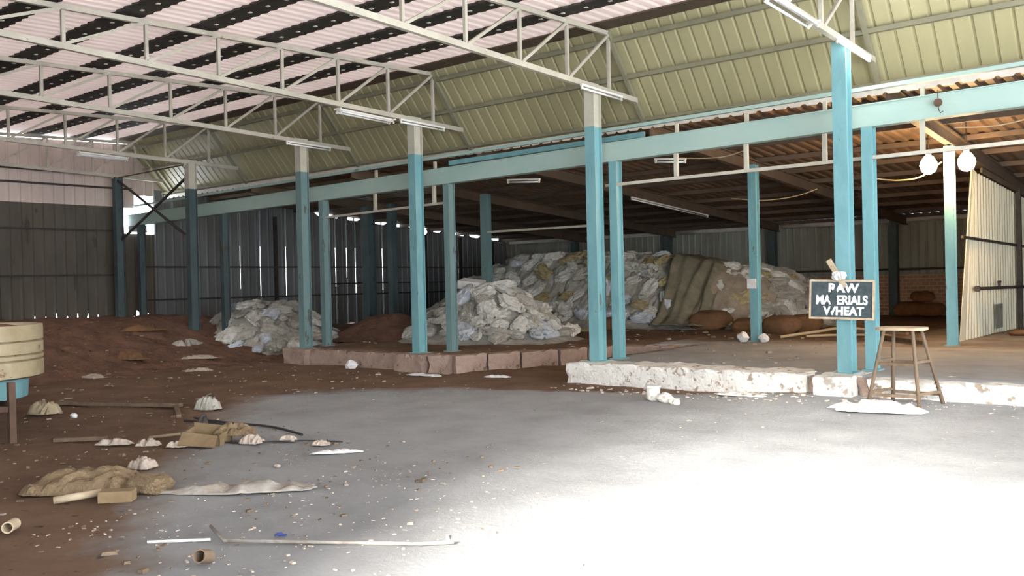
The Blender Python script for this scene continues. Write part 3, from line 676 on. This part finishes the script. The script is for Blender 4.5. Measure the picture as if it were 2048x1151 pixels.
# ------------------------------------------------------------------ sacks
def sack_mesh(name, seed, m, crumple, size=(.72,.46,.2)):
    bm = bmesh.new(); bmesh.ops.create_icosphere(bm, subdivisions=4, radius=1)
    rs = random.Random(seed); o = Vector((rs.random()*50, rs.random()*50, rs.random()*50))
    for v in bm.verts:
        c = v.co.copy()
        p = Vector([math.copysign(abs(c[i])**(.62 if i < 2 else .9), c[i]) for i in range(3)])
        r = 1 - abs(noise.noise(c*1.3+o))*.5*crumple
        p = p*r
        fold = (1-abs(noise.noise(Vector((c.x*2.2, c.y*2.2, c.z*1.2))+o))*2)
        p.z += fold*.35*crumple
        p += noise.noise_vector(c*4.5+o)*.14*crumple
        p.x += .12*p.y*math.sin(seed)
        v.co = Vector((p.x*size[0]/2, p.y*size[1]/2, p.z*size[2]/2))
    me = bpy.data.meshes.new(name); bm.to_mesh(me); bm.free(); me.materials.append(m)
    me.polygons.foreach_set('use_smooth', [crumple < .5]*len(me.polygons)); return me
SM = {}
for mk in ('sw','sg','sb','sy'):
    SM[mk] = [sack_mesh('sack', 10*ord(mk[1])+k_, M[mk], .75+.35*(k_ % 3)) for k_ in range(5)]
SM['sj'] = [sack_mesh('sack', 77+k_, M['sj'], .28, (.85,.6,.42)) for k_ in range(3)]
ADJ = {'sw':'white','sg':'grey','sb':'bluish white','sy':'ochre stained','sj':'brown'}
def put_sack(me, p, nrm, yaw, sc, label, group=None):
    o = bpy.data.objects.new('sack', me); COL.objects.link(o)
    q = Vector(nrm).to_track_quat('Z', 'Y').to_matrix().to_4x4()
    o.matrix_world = Matrix.Translation(p) @ q @ Matrix.Rotation(yaw, 4, 'Z') @ Matrix.Rotation(random.uniform(-.25,.25), 4, 'X') @ Matrix.Diagonal((*sc, 1))
    tag(o, label, 'sack', group); return o
def cover(hf, base, x0, x1, y0, y1, step, where, mix, smin=.7, smax=1.15, skip=None):
    y = y0
    row = 0
    while y < y1:
        x = x0 + (row % 2)*step*.5
        while x < x1:
            px = x+random.uniform(-.18,.18); py = y+random.uniform(-.12,.12); h = hf(px, py)
            if h > .04 and not (skip and skip(px, py)):
                e = .15; nx_ = (hf(px-e, py)-hf(px+e, py))/(2*e); ny_ = (hf(px, py-e)-hf(px, py+e))/(2*e)
                nrm = Vector((nx_*.8+random.uniform(-.3,.3), ny_*.8+random.uniform(-.3,.3), 1)).normalized()
                mk = random.choices(list(mix(px, py).keys()), list(mix(px, py).values()))[0]
                s = random.uniform(smin, smax)
                put_sack(random.choice(SM[mk]), Vector((px, py, base+h+.09)), nrm, random.uniform(0, 6.28), (s, s*random.uniform(.8,1.2), s*random.uniform(.7,1.5)),
                         'crumpled %s sack lying on %s' % (ADJ[mk], where), '%s sacks on %s' % (ADJ[mk], where))
            x += step
        y += step*.62; row += 1
def mix1(x, y):
    if (x+11.9)**2 < 1.0 and y > 21.6: return {'sy':.6,'sg':.3,'sw':.1}
    if x < -13 and y < 21.2: return {'sb':.5,'sw':.3,'sy':.1,'sg':.1}
    if -16 < x < -13.8: return {'sy':.35,'sg':.35,'sw':.3}
    if x > -10.6: return {'sw':.45,'sg':.45,'sy':.1}
    return {'sw':.35,'sg':.4,'sy':.15,'sb':.1}
def tarp_zone(x, y): return -12.1 < x < -10.6 and y < 23.2
cover(H1, PL, -19.6, -8.5, 20.3, 23.5, .60, 'the high heap at the back of the shed', mix1, skip=tarp_zone)
cover(H1, PL, -10.9, -8.4, 22.2, 25.4, .52, 'the low right end of the high heap', lambda x, y: {'sw':.5,'sg':.4,'sy':.1})
cover(H2, PL, -16, -11.4, 14.1, 16.9, .46, 'the middle heap behind the kerb', lambda x, y: {'sw':.5,'sg':.38,'sb':.12}, .6, 1.0)
cover(H3, .0, -22.8, -17.1, 12.2, 14.9, .53, 'the left heap by the dark columns', lambda x, y: {'sw':.38,'sg':.5,'sb':.12}, .55, .95)
# big brown sacks along the foot of the heap
for x, y, s, yw, lab in ((-13.1,20.0,.9,.2,'brown sack lying at the foot of the high heap near the bright column'),(-10.75,21.1,1.25,.1,'large brown sack at the foot of the tarpaulin'),(-9.55,20.6,.8,.3,'dark brown sack just left of the labelled column'),
                         (-8.35,19.9,1.1,-.2,'round brown sack on the floor right of the labelled column'),(-8.3,21.2,1.0,.3,'brown sack behind the round sack, toward the sign'),(-7.5,22.3,.8,.6,'brown sack seen just left of the sign column foot')):
    put_sack(random.choice(SM['sj']), Vector((x, y, PL+.16*s)), (0,0,1), yw, (s, s, s), lab)
for i, (x, y, z, s, lab) in enumerate(((-7.75,27.9,.26,1.0,'left'),(-7.15,27.9,.24,.9,'right'),(-7.4,27.95,.62,.8,'uppermost'))):
    put_sack(SM['sj'][i % 3], Vector((x, y, PL+z)), (0,0,1), .1*i, (s, s, s*.95), 'rust brown sack piled by the brick wall, %s of three' % lab)
# white box on the middle heap
bx = MB().box(-.29, .29, -.2, .2, -.09, .11); o = bx.build('foam_box', M['cloth_w'], bevel=.01); o.location = (-14.35, 15.9, 1.62); o.rotation_euler = (.18, .12, .35); tag(o, 'white foam box on top of the middle sack heap', 'box')
# tarps over the high heap
def drape(name, x0, x1, hf, base, y0, y1, m, label, fold=.09, seed=0, off=.14, drop=.0):
    vs = []; fs = []; nx, ny = 44, 40
    for j in range(ny+1):
        for i in range(nx+1):
            u = i/nx; v = j/ny
            x = x0+(x1-x0)*u + .25*math.sin(v*3+seed)*(.4+.6*(1-v)); y = y0+(y1-y0)*v
            h = max(hf(x, y), 0)
            f = fold*(1-abs(nz(x*2.6+seed, y*.5, 0, 1))*2.2) + .03*nz(x, y, seed, 5)
            vs.append((x + .05*nz(y*2, x, 3), y - f*.9, base+h*1.0+off*min(1, .35+h)+f*.5))
    for j in range(ny):
        for i in range(nx): a = j*(nx+1)+i; fs.append((a, a+1, a+nx+2, a+nx+1))
    o = MB().add(vs, fs).build(name, m, smooth=True, solid=.02); return tag(o, label, 'tarpaulin')
drape('tarpaulin', -12.45, -11.0, H1, PL, 20.55, 23.6, M['tarp'], 'khaki tarpaulin hanging in folds over the high sack heap', .12, 1, .2)
drape('tarpaulin', -11.2, -9.75, H1, PL, 20.9, 23.0, M['tarp2'], 'brown grey jute sheet draped right of the khaki tarpaulin', .10, 5, .17)
# ------------------------------------------------------------------ small things near shed column two
put = lambda *a, **k: None
def stone(x, y, z, s, m, label, name='stone', cat='stone', flat=.6):
    bm = bmesh.new(); bmesh.ops.create_icosphere(bm, subdivisions=2, radius=1); o_ = Vector((x*3, y*3, s*10))
    for v in bm.verts: v.co = Vector((v.co.x, v.co.y*.8, v.co.z*flat))*s*(1+.35*noise.noise(v.co*1.3+o_))
    me = bpy.data.meshes.new(name); bm.to_mesh(me); bm.free(); me.materials.append(m)
    o = bpy.data.objects.new(name, me); COL.objects.link(o); o.location = (x, y, z+s*flat*.75); return tag(o, label, cat)
stone(-8.05, 17.2, PL, .13, M['cloth_w'], 'white stone on the left of the labelled column foot', flat=.9)
stone(-7.6, 17.2, PL, .11, M['cloth_w'], 'white stone on the right of the labelled column foot', flat=.9)
lb = MB().box(-7.84-.13, -7.84+.06, 17.4-.115, 17.4-.095, 1.42, 1.62).build('paper_label', M['cloth_w']); tag(lb, 'white paper label fixed round the shed column', 'label')
cable([(-7.75,18.4,PL+.03),(-7.3,19.3,PL+.10),(-6.9,19.8,PL+.16),(-6.3,19.9,PL+.10),(-5.9,19.6,PL+.03)], .035, 'cable', 'yellowish hose curving over the floor left of the sign column')
cable([(-7.3,18.7,PL+.04),(-6.8,19.2,PL+.04),(-6.3,19.1,PL+.06),(-5.7,19.3,PL+.04)], .03, 'cable', 'lower loop of hose on the floor left of the sign column')
tag(MB().beam((-6.6,19.8,PL+.05),(-4.55,17.3,PL+.06), .10, .07).build('plank', M['wood']), 'dark plank on the shed floor behind the stool', 'plank')
tag(MB().beam((-6.9,19.6,PL+.12),(-5.3,18.9,PL+.12), .09, .05).build('plank', M['wood']), 'brown plank crossing the dark plank behind the sign column', 'plank')
put_sack(SM['sj'][1], Vector((-3.6,20.6,PL+.06)), (0,0,1), .3, (.5,.5,.3), 'flat dark sack on the floor against the partition')
o = put_sack(SM['sy'][1], Vector((-13.2,18.9,PL+.05)), (0,0,1), .3, (.9,.7,.4), 'yellow scrap sack on the floor at the foot of the high heap'); 
# ------------------------------------------------------------------ sign
T = empty('warehouse_sign', (-4.22, 12.04, 1.07), 'black hand painted raw materials wheat sign tied to the bright column', 'sign')
TB = Vector((-4.205, 12.03, 1.335)); Rz = Matrix.Rotation(math.radians(8), 4, 'Z') @ Matrix.Rotation(math.radians(1.6), 4, 'Y') @ Matrix.Rotation(math.radians(-3), 4, 'X')
def signpart(mbx, name, m):
    o = mbx.build(name, m); o.parent = T; o.matrix_local = Matrix.Translation(TB - T.location) @ Rz; return o
SW, SH = .80, .50
signpart(MB().box(-SW/2, SW/2, -.008, .008, -SH/2, SH/2), 'board', M['board'])
for nm, bx_ in (('frame_rail', (-SW/2-.015, SW/2+.015, -.02, .012, SH/2-.012, SH/2+.016)), ('frame_rail', (-SW/2-.015, SW/2+.015, -.02, .012, -SH/2-.016, -SH/2+.012)),
                ('frame_stile', (-SW/2-.016, -SW/2+.008, -.022, .012, -SH/2, SH/2)), ('frame_stile', (SW/2-.008, SW/2+.018, -.022, .012, -SH/2, SH/2))):
    signpart(MB().box(*bx_), nm, M['wood_pale'])
def letters(txt, size, z, xoff, sx=1.0):
    cu = bpy.data.curves.new('lettering', 'FONT'); cu.body = txt; cu.size = size; cu.align_x = 'CENTER'; cu.extrude = .002; cu.offset = size*.045
    to = bpy.data.objects.new('t', cu); COL.objects.link(to)
    dg = bpy.context.evaluated_depsgraph_get(); me = bpy.data.meshes.new_from_object(to.evaluated_get(dg))
    COL.objects.unlink(to); bpy.data.objects.remove(to)
    me.materials.clear(); me.materials.append(M['paint_white'])
    rs = random.Random(3)
    for v in me.vertices:
        x, y = v.co.x*sx, v.co.y
        v.co = Vector((x+xoff+.003*nz(x*30, y*30), -.011+(-.001 if v.co.z > 0 else .002), z+y+.004*nz(x*9, 3)))
    o = bpy.data.objects.new('lettering', me); COL.objects.link(o); o.parent = T; o.matrix_local = Matrix.Translation(TB - T.location) @ Rz
    return o
letters('RAW', .16, .10, .02, 1.05); letters('MATERIALS', .165, -.062, .0, .80); letters('WHEAT', .155, -.205, .03, .93)
# torn black flap over the letters
f_ = MB(); fp = [(-.085,.13),(-.05,.15),(-.03,.08),(-.055,-.02),(-.07,-.1),(-.115,-.175),(-.125,-.14),(-.10,-.05),(-.145,-.0),(-.115,.07)]
vs = [(x-.02, -.017, z) for x, z in fp] + [(x-.02, -.020, z) for x, z in fp]; n = len(fp)
f_.add(vs, [tuple(range(n-1,-1,-1)), tuple(range(n,2*n))] + [(i,(i+1)%n,(i+1)%n+n,i+n) for i in range(n)]); signpart(f_, 'torn_strip', M['board'])
# stick and rag above the sign
tag(MB().beam((-4.16,12.05,1.50),(-4.36,12.0,1.87), .07, .03, up=(0,1,0)).build('wooden_stick', M['wood_pale']), 'pale wooden stick jutting up behind the sign', 'stick')
def rag(name, loc, size, h, m, label, seed=0, cat='cloth', rot=0, nx=26, ny=20, cover_z=.0, zf=None):
    vs = []; fs = []; rs = random.Random(seed)
    for j in range(ny+1):
        for i in range(nx+1):
            u = i/nx*2-1; v = j/ny*2-1
            r = 1+.22*noise.noise(Vector((math.atan2(v, u)*1.2, seed*3.1, 0)))+.08*noise.noise(Vector((math.atan2(v, u)*4, seed, 4)))
            # square to disc-ish mapping keeps ragged outline
            x = u*size[0]/2*r*math.sqrt(1-.28*v*v); y = v*size[1]/2*r*math.sqrt(1-.28*u*u)
            e = 1-max(abs(u), abs(v))**3
            z = h*e*(.45+.9*(1-abs(noise.noise(Vector((x*5.0/max(size[0],.3)*1.2, y*4.0/max(size[0],.3), seed))))*2.0)) + .012*noise.noise(Vector((x*16, y*16, seed)))
            vs.append((x, y, max(.004, z)))
    for j in range(ny):
        for i in range(nx): a = j*(nx+1)+i; fs.append((a, a+1, a+nx+2, a+nx+1))
    o = MB().add(vs, fs).build(name, m, smooth=True, solid=.006); o.location = (loc[0], loc[1], loc[2]); o.rotation_euler.z = rot
    return tag(o, label, cat)
def zg_(x, y): return zmain(x, y)+.006
o = rag('tied_rag', (-4.22, 11.99, 1.655), (.2,.12), .03, M['cloth_w'], 'whitish rag tied round the column above the sign', 3, 'cloth'); o.rotation_euler = (1.45, 0, .1)
# ------------------------------------------------------------------ stool
S = empty('tall_stool', (-3.42, 11.42, zmain(-3.42,11.42)), 'tall weathered wooden stool before the whitewashed plinth', 'stool')
sc_ = Vector((-3.24, 11.32, 0)); zs = .985
corners = [(-.24,-.16),(.23,-.20),(.26,.14),(-.20,.20)]
feet = [(-3.62,11.20),(-3.02,11.18),(-2.86,11.60),(-3.46,11.66)]
tops = [(sc_.x+a*.72, sc_.y+b*.8) for a, b in corners]
vs = []; n = 20
for zz in (zs, zs+.035):
    for k_ in range(n):
        a = 2*math.pi*k_/n; vs.append((sc_.x+math.copysign(abs(math.cos(a))**.6, math.cos(a))*.285, sc_.y+math.copysign(abs(math.sin(a))**.6, math.sin(a))*.21, zz+.006*nz(k_)))
MB().add(vs, [tuple(range(n-1,-1,-1)), tuple(range(n,2*n))]+[(i,(i+1)%n,(i+1)%n+n,i+n) for i in range(n)]).build('seat', M['wood_pale'], S, bevel=.006)
def lg(i, z):
    t = (z-zmain(*feet[i]))/(zs-zmain(*feet[i])); return Vector((feet[i][0]+(tops[i][0]-feet[i][0])*t, feet[i][1]+(tops[i][1]-feet[i][1])*t, z))
for i in range(4):
    MB().tube([lg(i, zmain(*feet[i])), lg(i, .5), lg(i, zs+.005)], [.024,.021,.022], 8).build('leg', M['wood'], S, smooth=True)
for z in (.20, .58):
    for i in range(4):
        dz = .03*(i % 2)
        MB().beam(lg(i, z+dz), lg((i+1) % 4, z+dz), .026, .034).build('rung', M['wood'], S)
rag('cloth_bundle', (-3.42, 10.92, zg_(-3.42,10.92)), (1.02,.40), .10, M['cloth_w'], 'white cloth bundle lying on the ground before the stool', 8, 'cloth', .15)
# ------------------------------------------------------------------ broken cup and rubble, mid floor
C_ = empty('broken_pot', (-6.32, 10.66, zg_(-6.3,10.7)), 'broken whitish pot standing on the floor before the plinth', 'pot')
m = MB(); m.lathe((-6.32,10.66,zg_(-6.3,10.7)), [(.075,0),(.09,.02),(.10,.2),(.088,.2),(.078,.03),(.01,.03)], 18); m.build('pot_body', M['lime'], C_, smooth=True)
MB().lathe((-6.32,10.66,zg_(-6.3,10.7)), [(.106,.175),(.112,.18),(.112,.2),(.104,.205)], 18).build('pot_rim', M['cloth_w'], C_)
for x, y, s, lab in ((-6.1,10.6,.12,'pale lump of rubble right beside the broken pot'),(-5.9,10.5,.08,'small pale lump of rubble, right end of the pot group')): stone(x, y, zg_(x, y)-.01, s, M['lime'], lab)
rag('lime_patch', (-5.35, 11.42, zg_(-5.35,11.42)), (.75,.28), .035, M['lime'], 'spill of white lime chips at the foot of the plinth', 12, 'lime spill')
stone(-13.9, 11.75, 0, .13, M['cloth_w'], 'white lump against the pinkish kerb wall', flat=.8)
rag('plastic_scrap', (-11.6, 11.5, .01), (.8,.22), .03, M['cloth_w'], 'white plastic scrap on the ground under the kerb stones', 15, 'plastic', .1)
rag('plastic_scrap', (-10.2, 11.9, .01), (.5,.18), .03, M['cloth_w'], 'small white plastic scrap in the sunken bay', 16, 'plastic', .3)
# ------------------------------------------------------------------ drum on stand at far left
D = Vector((-11.84, 3.89, 0))
tk = empty('ribbed_drum', (D.x, D.y, 0), 'cream ribbed open drum on a teal stand at the left edge', 'drum')
Rr = 1.0; n = 56; z0_, z1_ = .70, 1.30
prof = [(Rr-.04,z0_),(Rr,z0_),(Rr,.88),(Rr-.012,.885),(Rr-.03,.892),(Rr-.012,.90),(Rr,.907),(Rr,.945),(Rr-.03,.958),(Rr,.97),(Rr,1.10),(Rr-.03,1.112),(Rr,1.125),(Rr,z1_),(Rr-.03,z1_),(Rr-.04,1.22)]
MB().lathe(D, prof, n).build('drum_wall', M['tank'], tk)
vs = [(D.x, D.y, 1.36)]; fs = []
for k_ in range(n):
    for q_, (rr, zz) in enumerate(((.5,1.32),(.94,1.24))): vs.append((D.x+math.cos(2*math.pi*k_/n)*rr, D.y+math.sin(2*math.pi*k_/n)*rr, zz+.02*nz(k_*.6, q_)))
for k_ in range(n): a = 1+2*k_; b = 1+2*((k_+1) % n); fs += [(0, a, b), (a, a+1, b+1, b)]
g_ = MB().add(vs, fs).build('bran_filling', M['grain'], tk, smooth=True)
MB().lathe(D, [(.5,.67),(Rr-.03,.68),(Rr-.03,z0_)], n).build('drum_floor', M['dark'], tk)
MB().lathe(D, [(.60,.44),(.82,.44),(.84,.68),(.6,.68)], 40).build('stand_collar', M['teal'], tk)
fx = [(-10.72,4.14),(-11.5,3.1),(-12.3,4.5),(-12.6,3.2)]
for (x, y) in fx: MB().beam((x, y, 0), (x, y, .68), .07, .07).build('leg', M['steel'], tk)
MB().beam((fx[0][0],fx[0][1],.38),(fx[2][0],fx[2][1],.38), .05, .06).build('stand_rail', M['steel'], tk); MB().beam((fx[0][0],fx[0][1],.38),(fx[1][0],fx[1][1],.38), .05, .06).build('stand_rail', M['steel'], tk)
MB().beam((fx[2][0],fx[2][1],.38),(fx[3][0],fx[3][1],.38), .05, .06).build('stand_rail', M['steel'], tk); MB().beam((fx[1][0],fx[1][1],.38),(fx[3][0],fx[3][1],.38), .05, .06).build('stand_rail', M['steel'], tk)
# ------------------------------------------------------------------ litter on the ground, left front
rag('work_cloth', (-7.62,3.50,.02), (1.0,.62), .13, M['cloth_b'], 'tan crumpled cloth spread on the brown soil in the left foreground', 21, 'cloth', .75, 40, 30)
put_sack(sack_mesh('sack', 91, M['cloth_b'], .5, (.85,.6,.42)), Vector((-7.05,3.78,.06)), (0,0,1), .5, (.42,.5,.4), 'small tan sack tucked against the right of the tan cloth')
rag('plastic_sheet', (-6.45,4.25,.012), (1.25,.30), .05, M['plastic'], 'dusty translucent plastic sheet lying right of the tan cloth', 25, 'plastic', .75, 40, 14)
tag(MB().tube([(-7.28,3.10,.04),(-7.15,3.42,.06)], .03, 10).build('wooden_stick', M['wood_pale'], smooth=True), 'short thick stick in front of the tan cloth', 'stick')
o = MB().box(-.13,.13,-.07,.07,0,.09).build('cardboard_box', M['brown_box'], bevel=.006); o.location = (-6.95,3.45,.01); o.rotation_euler.z = .8; tag(o, 'small flattened brown box below the right of the tan cloth', 'box')
tb = MB().lathe((0,0,0), [(.032,0),(.04,0),(.04,.16),(.032,.16),(.032,.004)], 16).build('pipe_end', M['wood_pale'], smooth=False); tb.location = (-6.78,2.62,.045); tb.rotation_euler = (1.5,.1,.9); tag(tb, 'short hollow pipe end in the lower left corner', 'pipe')
tb = MB().lathe((0,0,0), [(.034,0),(.042,0),(.042,.12),(.034,.12),(.034,.004)], 18).build('pipe_end', M['wood'], smooth=False); tb.location = (-4.92,3.0,.045); tb.rotation_euler = (1.25,.0,.55); tag(tb, 'grey pipe end at the bottom edge of the picture', 'pipe')
rag('paper_scrap', (-9.55,4.72,.01), (.42,.14), .05, M['litter'], 'pale crumpled scrap, left of three in a row before the box', 31, 'scrap', .7)
rag('paper_scrap', (-9.15,4.90,.01), (.26,.16), .06, M['litter'], 'pale crumpled scrap, middle of three in a row before the box', 32, 'scrap', .7)
rag('paper_scrap', (-8.80,5.02,.01), (.22,.12), .05, M['litter'], 'pale crumpled scrap, right of three in a row before the box', 33, 'scrap', .7)
rag('paper_scrap', (-8.05,4.25,.01), (.26,.2), .08, M['litter'], 'pale crumpled scrap just behind the tan cloth', 34, 'scrap', .4)
bxo = empty('torn_carton', (-8.75,5.35,0), 'torn brown carton lying on the soil with rags on it', 'carton')
m = MB(); m.box(-.22,.22,-.15,.15,0,.015); m.box(-.22,.22,-.15,-.137,0,.15); m.box(-.22,.22,.137,.15,0,.17); m.box(-.22,-.207,-.15,.15,0,.13); m.box(.207,.22,-.15,.15,0,.16)
o = m.build('carton_body', M['brown_box']); o.parent = bxo; o.rotation_euler = (.15,.1,.55)
m = MB(); m.add([(-.2,-.15,.15),(.2,-.15,.15),(.24,-.3,.08),(-.18,-.3,.06),(-.2,-.15,.158),(.2,-.15,.158),(.24,-.3,.088),(-.18,-.3,.068)], [(0,1,2,3),(7,6,5,4),(0,4,5,1),(1,5,6,2),(2,6,7,3),(3,7,4,0)]); o = m.build('carton_flap', M['brown_box']); o.parent = bxo; o.rotation_euler = (.15,.1,.55)
rag('rag', (-8.6,5.60,.08), (.5,.26), .10, M['cloth_b'], 'tan rag heaped over the torn carton', 37, 'cloth', .5)
rag('plastic_bag', (-8.30,5.62,.01), (.26,.2), .07, M['litter'], 'crumpled pale bag right of the torn carton', 38, 'bag', .5)
rag('plastic_bag', (-8.05,5.90,.01), (.20,.12), .05, M['litter'], 'white plastic scrap right of the pale bag', 39, 'bag', .5)
rag('rag', (-9.25,5.62,.01), (.16,.13), .18, M['dark'], 'dark rag lump left behind the torn carton', 40, 'cloth', .5)
tag(MB().tube([(-9.5,5.10,.03),(-9.1,5.35,.08),(-8.9,5.5,.11)], .018, 8).build('wooden_stick', M['wood_pale'], smooth=True), 'thin pale stick leaning on the torn carton', 'stick')
stone(-12.0,5.40,.01,.055, M['paint_white'], 'bright white bottle end on the soil right of the drum', 'bottle_end', 'bottle', .7)
rag('foam_block', (-12.75,5.35,.02), (.42,.3), .14, M['tank'], 'cream foam lump beside the drum stand', 44, 'foam', .4)
tag(MB().beam((-13.6,5.9,.04),(-11.6,6.7,.05), .10, .05).build('plank', M['wood']), 'long brown plank on the soil right of the drum', 'plank')
tag(MB().beam((-12.0,6.85,.04),(-10.7,6.15,.04), .06, .04).build('plank', M['wood']), 'short dark plank crossing the soil edge', 'plank')
tag(MB().beam((-10.3,4.42,.03),(-9.85,4.78,.04), .07, .04).build('plank', M['wood']), 'short pale plank in front of the drum leg', 'plank')
rag('plastic_bag', (-11.15,6.85,.01), (.36,.28), .15, M['sg'], 'crumpled dirty bag standing alone at the edge of the soil', 46, 'bag', .3)
cable([(-10.5,6.25,.02),(-9.8,6.2,.03),(-9.0,6.35,.02),(-8.2,6.2,.02)], .014, 'black', 'black wire bundle lying on the grey floor')
cable([(-10.4,6.05,.02),(-9.7,6.10,.03),(-9.2,6.05,.02)], .016, 'black', 'short black wire below the wire bundle')
cable([(-8.9,5.35,.015),(-8.4,5.5,.02),(-7.9,5.95,.02),(-7.45,6.15,.02)], .008, 'black', 'single black wire curving on the grey floor')
rag('plastic_scrap', (-7.55,5.95,.01), (.2,.14), .04, M['litter'], 'pale scrap at the end of the curved wire', 47, 'scrap', .5)
rag('plastic_scrap', (-9.25,6.05,.01), (.26,.1), .03, M['litter'], 'white scrap caught in the wire bundle', 48, 'scrap', .5)
rag('paper_strip', (-7.05,5.75,.01), (.5,.10), .03, M['cloth_w'], 'long pale paper strip on the grey floor', 49, 'scrap', .85)
tag(MB().tube([(-5.62,3.45,.02),(-5.22,3.30,.02),(-4.1,4.0,.02),(-3.95,4.15,.02)], .012, 8).build('bent_rod', M['plastic'], smooth=True), 'long bent grey rod lying along the bottom of the floor', 'rod')
tag(MB().tube([(-5.65,3.0,.012),(-5.35,3.28,.012)], .010, 6).build('thin_rod', M['cloth_w']), 'short pale rod left of the bent rod', 'rod')
rag('blue_scrap', (-5.05,3.62,.01), (.09,.03), .015, mat('blue plastic', (.03,.05,.20)), 'small blue plastic scrap beside the bent rod', 51, 'scrap', .6)
stone(-7.0,5.0,.0,.035, M['litter'], 'small pale pebble on the grey floor below the paper strip')
for i, (x, y, w_, m_, lab) in enumerate(((-17.3,8.2,.7,'litter','pale torn scrap on the lower slope of the soil heap behind the drum'),(-18.6,9.6,.9,'sj','brown crushed sack half sunk in the soil heap, left of the others'),
        (-18.2,11.0,.8,'litter','pinkish scrap on the soil heap toward the dark column'),(-16.6,10.0,.6,'litter','pale scrap at the foot of the soil heap, nearest mid picture'),
        (-20.6,11.0,1.0,'sj','brown crushed sack high on the soil heap'),(-19.4,11.4,.8,'sg','grey crushed sack on the soil heap just before the left sack heap'))):
    rag('ground_scrap', (x, y, max(zsoil(x, y), zmain(x, y))-.01), (w_, w_*.45), .14 if m_ != 'litter' else .06, M[m_], lab, 60+i, 'scrap', .3*i)
# fine litter: uncountable chips
def chips(name, m, n, fn, smin, smax, label, seed):
    rs = random.Random(seed); b = MB()
    for _ in range(n):
        x, y, z = fn(rs); s = rs.uniform(smin, smax)*(1 if rs.random() < .9 else 1.8); a = rs.uniform(0, 3.14); l = s*rs.uniform(.8,2.5); h = s*rs.uniform(.15,.5)
        ca, sa = math.cos(a), math.sin(a); t = rs.uniform(-.3,.3)
        P = []
        for (i, j, k_) in ((-1,-1,0),(1,-.7,0),(.8,1,0),(-.7,.8,0),(-.8,-.8,1),(.7,-.6,1),(.7,.7,1),(-.6,.7,1)):
            px = i*l/2; py = j*s/2; P.append((x+px*ca-py*sa, y+px*sa+py*ca, z-.003+k_*h+t*px*.3))
        b.add(P, [(0,3,2,1),(4,5,6,7),(0,1,5,4),(1,2,6,5),(2,3,7,6),(3,0,4,7)])
    o = b.build(name, m); tag(o, label, 'litter', kind='stuff'); return o
def fm(rs):
    while True:
        x = rs.uniform(-14, 1); y = rs.uniform(2, 11.5)
        if rs.random() < .4+.6*(y < 7): return x, y, zmain(x, y)+.004
def fb(rs): x = rs.uniform(-6.6, -2.5); y = rs.uniform(2.6, 5.6); return x, y, zmain(x, y)+.004
def fs_(rs): x = rs.uniform(-23, -11); y = rs.uniform(5, 11.7); return x, y, max(zsoil(x, y) if x < -15.8 else -1, zmain(x, y))+.004
def fd(rs): x = rs.uniform(-11, -5); y = rs.uniform(2.2, 6.5); return x, y, zmain(x, y)+.004
def fp_(rs):
    while True:
        x = rs.uniform(-16.3,-5.5); y = rs.uniform(12.7, 20)
        if in_platform(x, y): return x, y, zplat(x, y)+.004
def fw(rs): x = rs.uniform(-8.5, 2); y = rs.uniform(11.0, 11.75); return x, y, zmain(x, y)+.004
chips('litter', M['litter2'], 700, fm, .006, .022, 'fine pale chips strewn over the grey hall floor', 1)
chips('litter', M['litter2'], 260, fs_, .012, .045, 'pale scraps strewn over the brown soil by the heap', 2)
chips('litter', M['wood'], 240, fd, .01, .035, 'brown splinters strewn over the left foreground', 3)
chips('litter', M['litter2'], 220, fp_, .015, .05, 'pale scraps strewn over the shed floor', 4)
chips('litter', M['litter'], 300, fw, .01, .04, 'lime chips strewn along the foot of the plinth', 5)
chips('litter', M['litter'], 420, fb, .006, .018, 'white chips strewn over the grey floor along the bottom of the picture', 6)
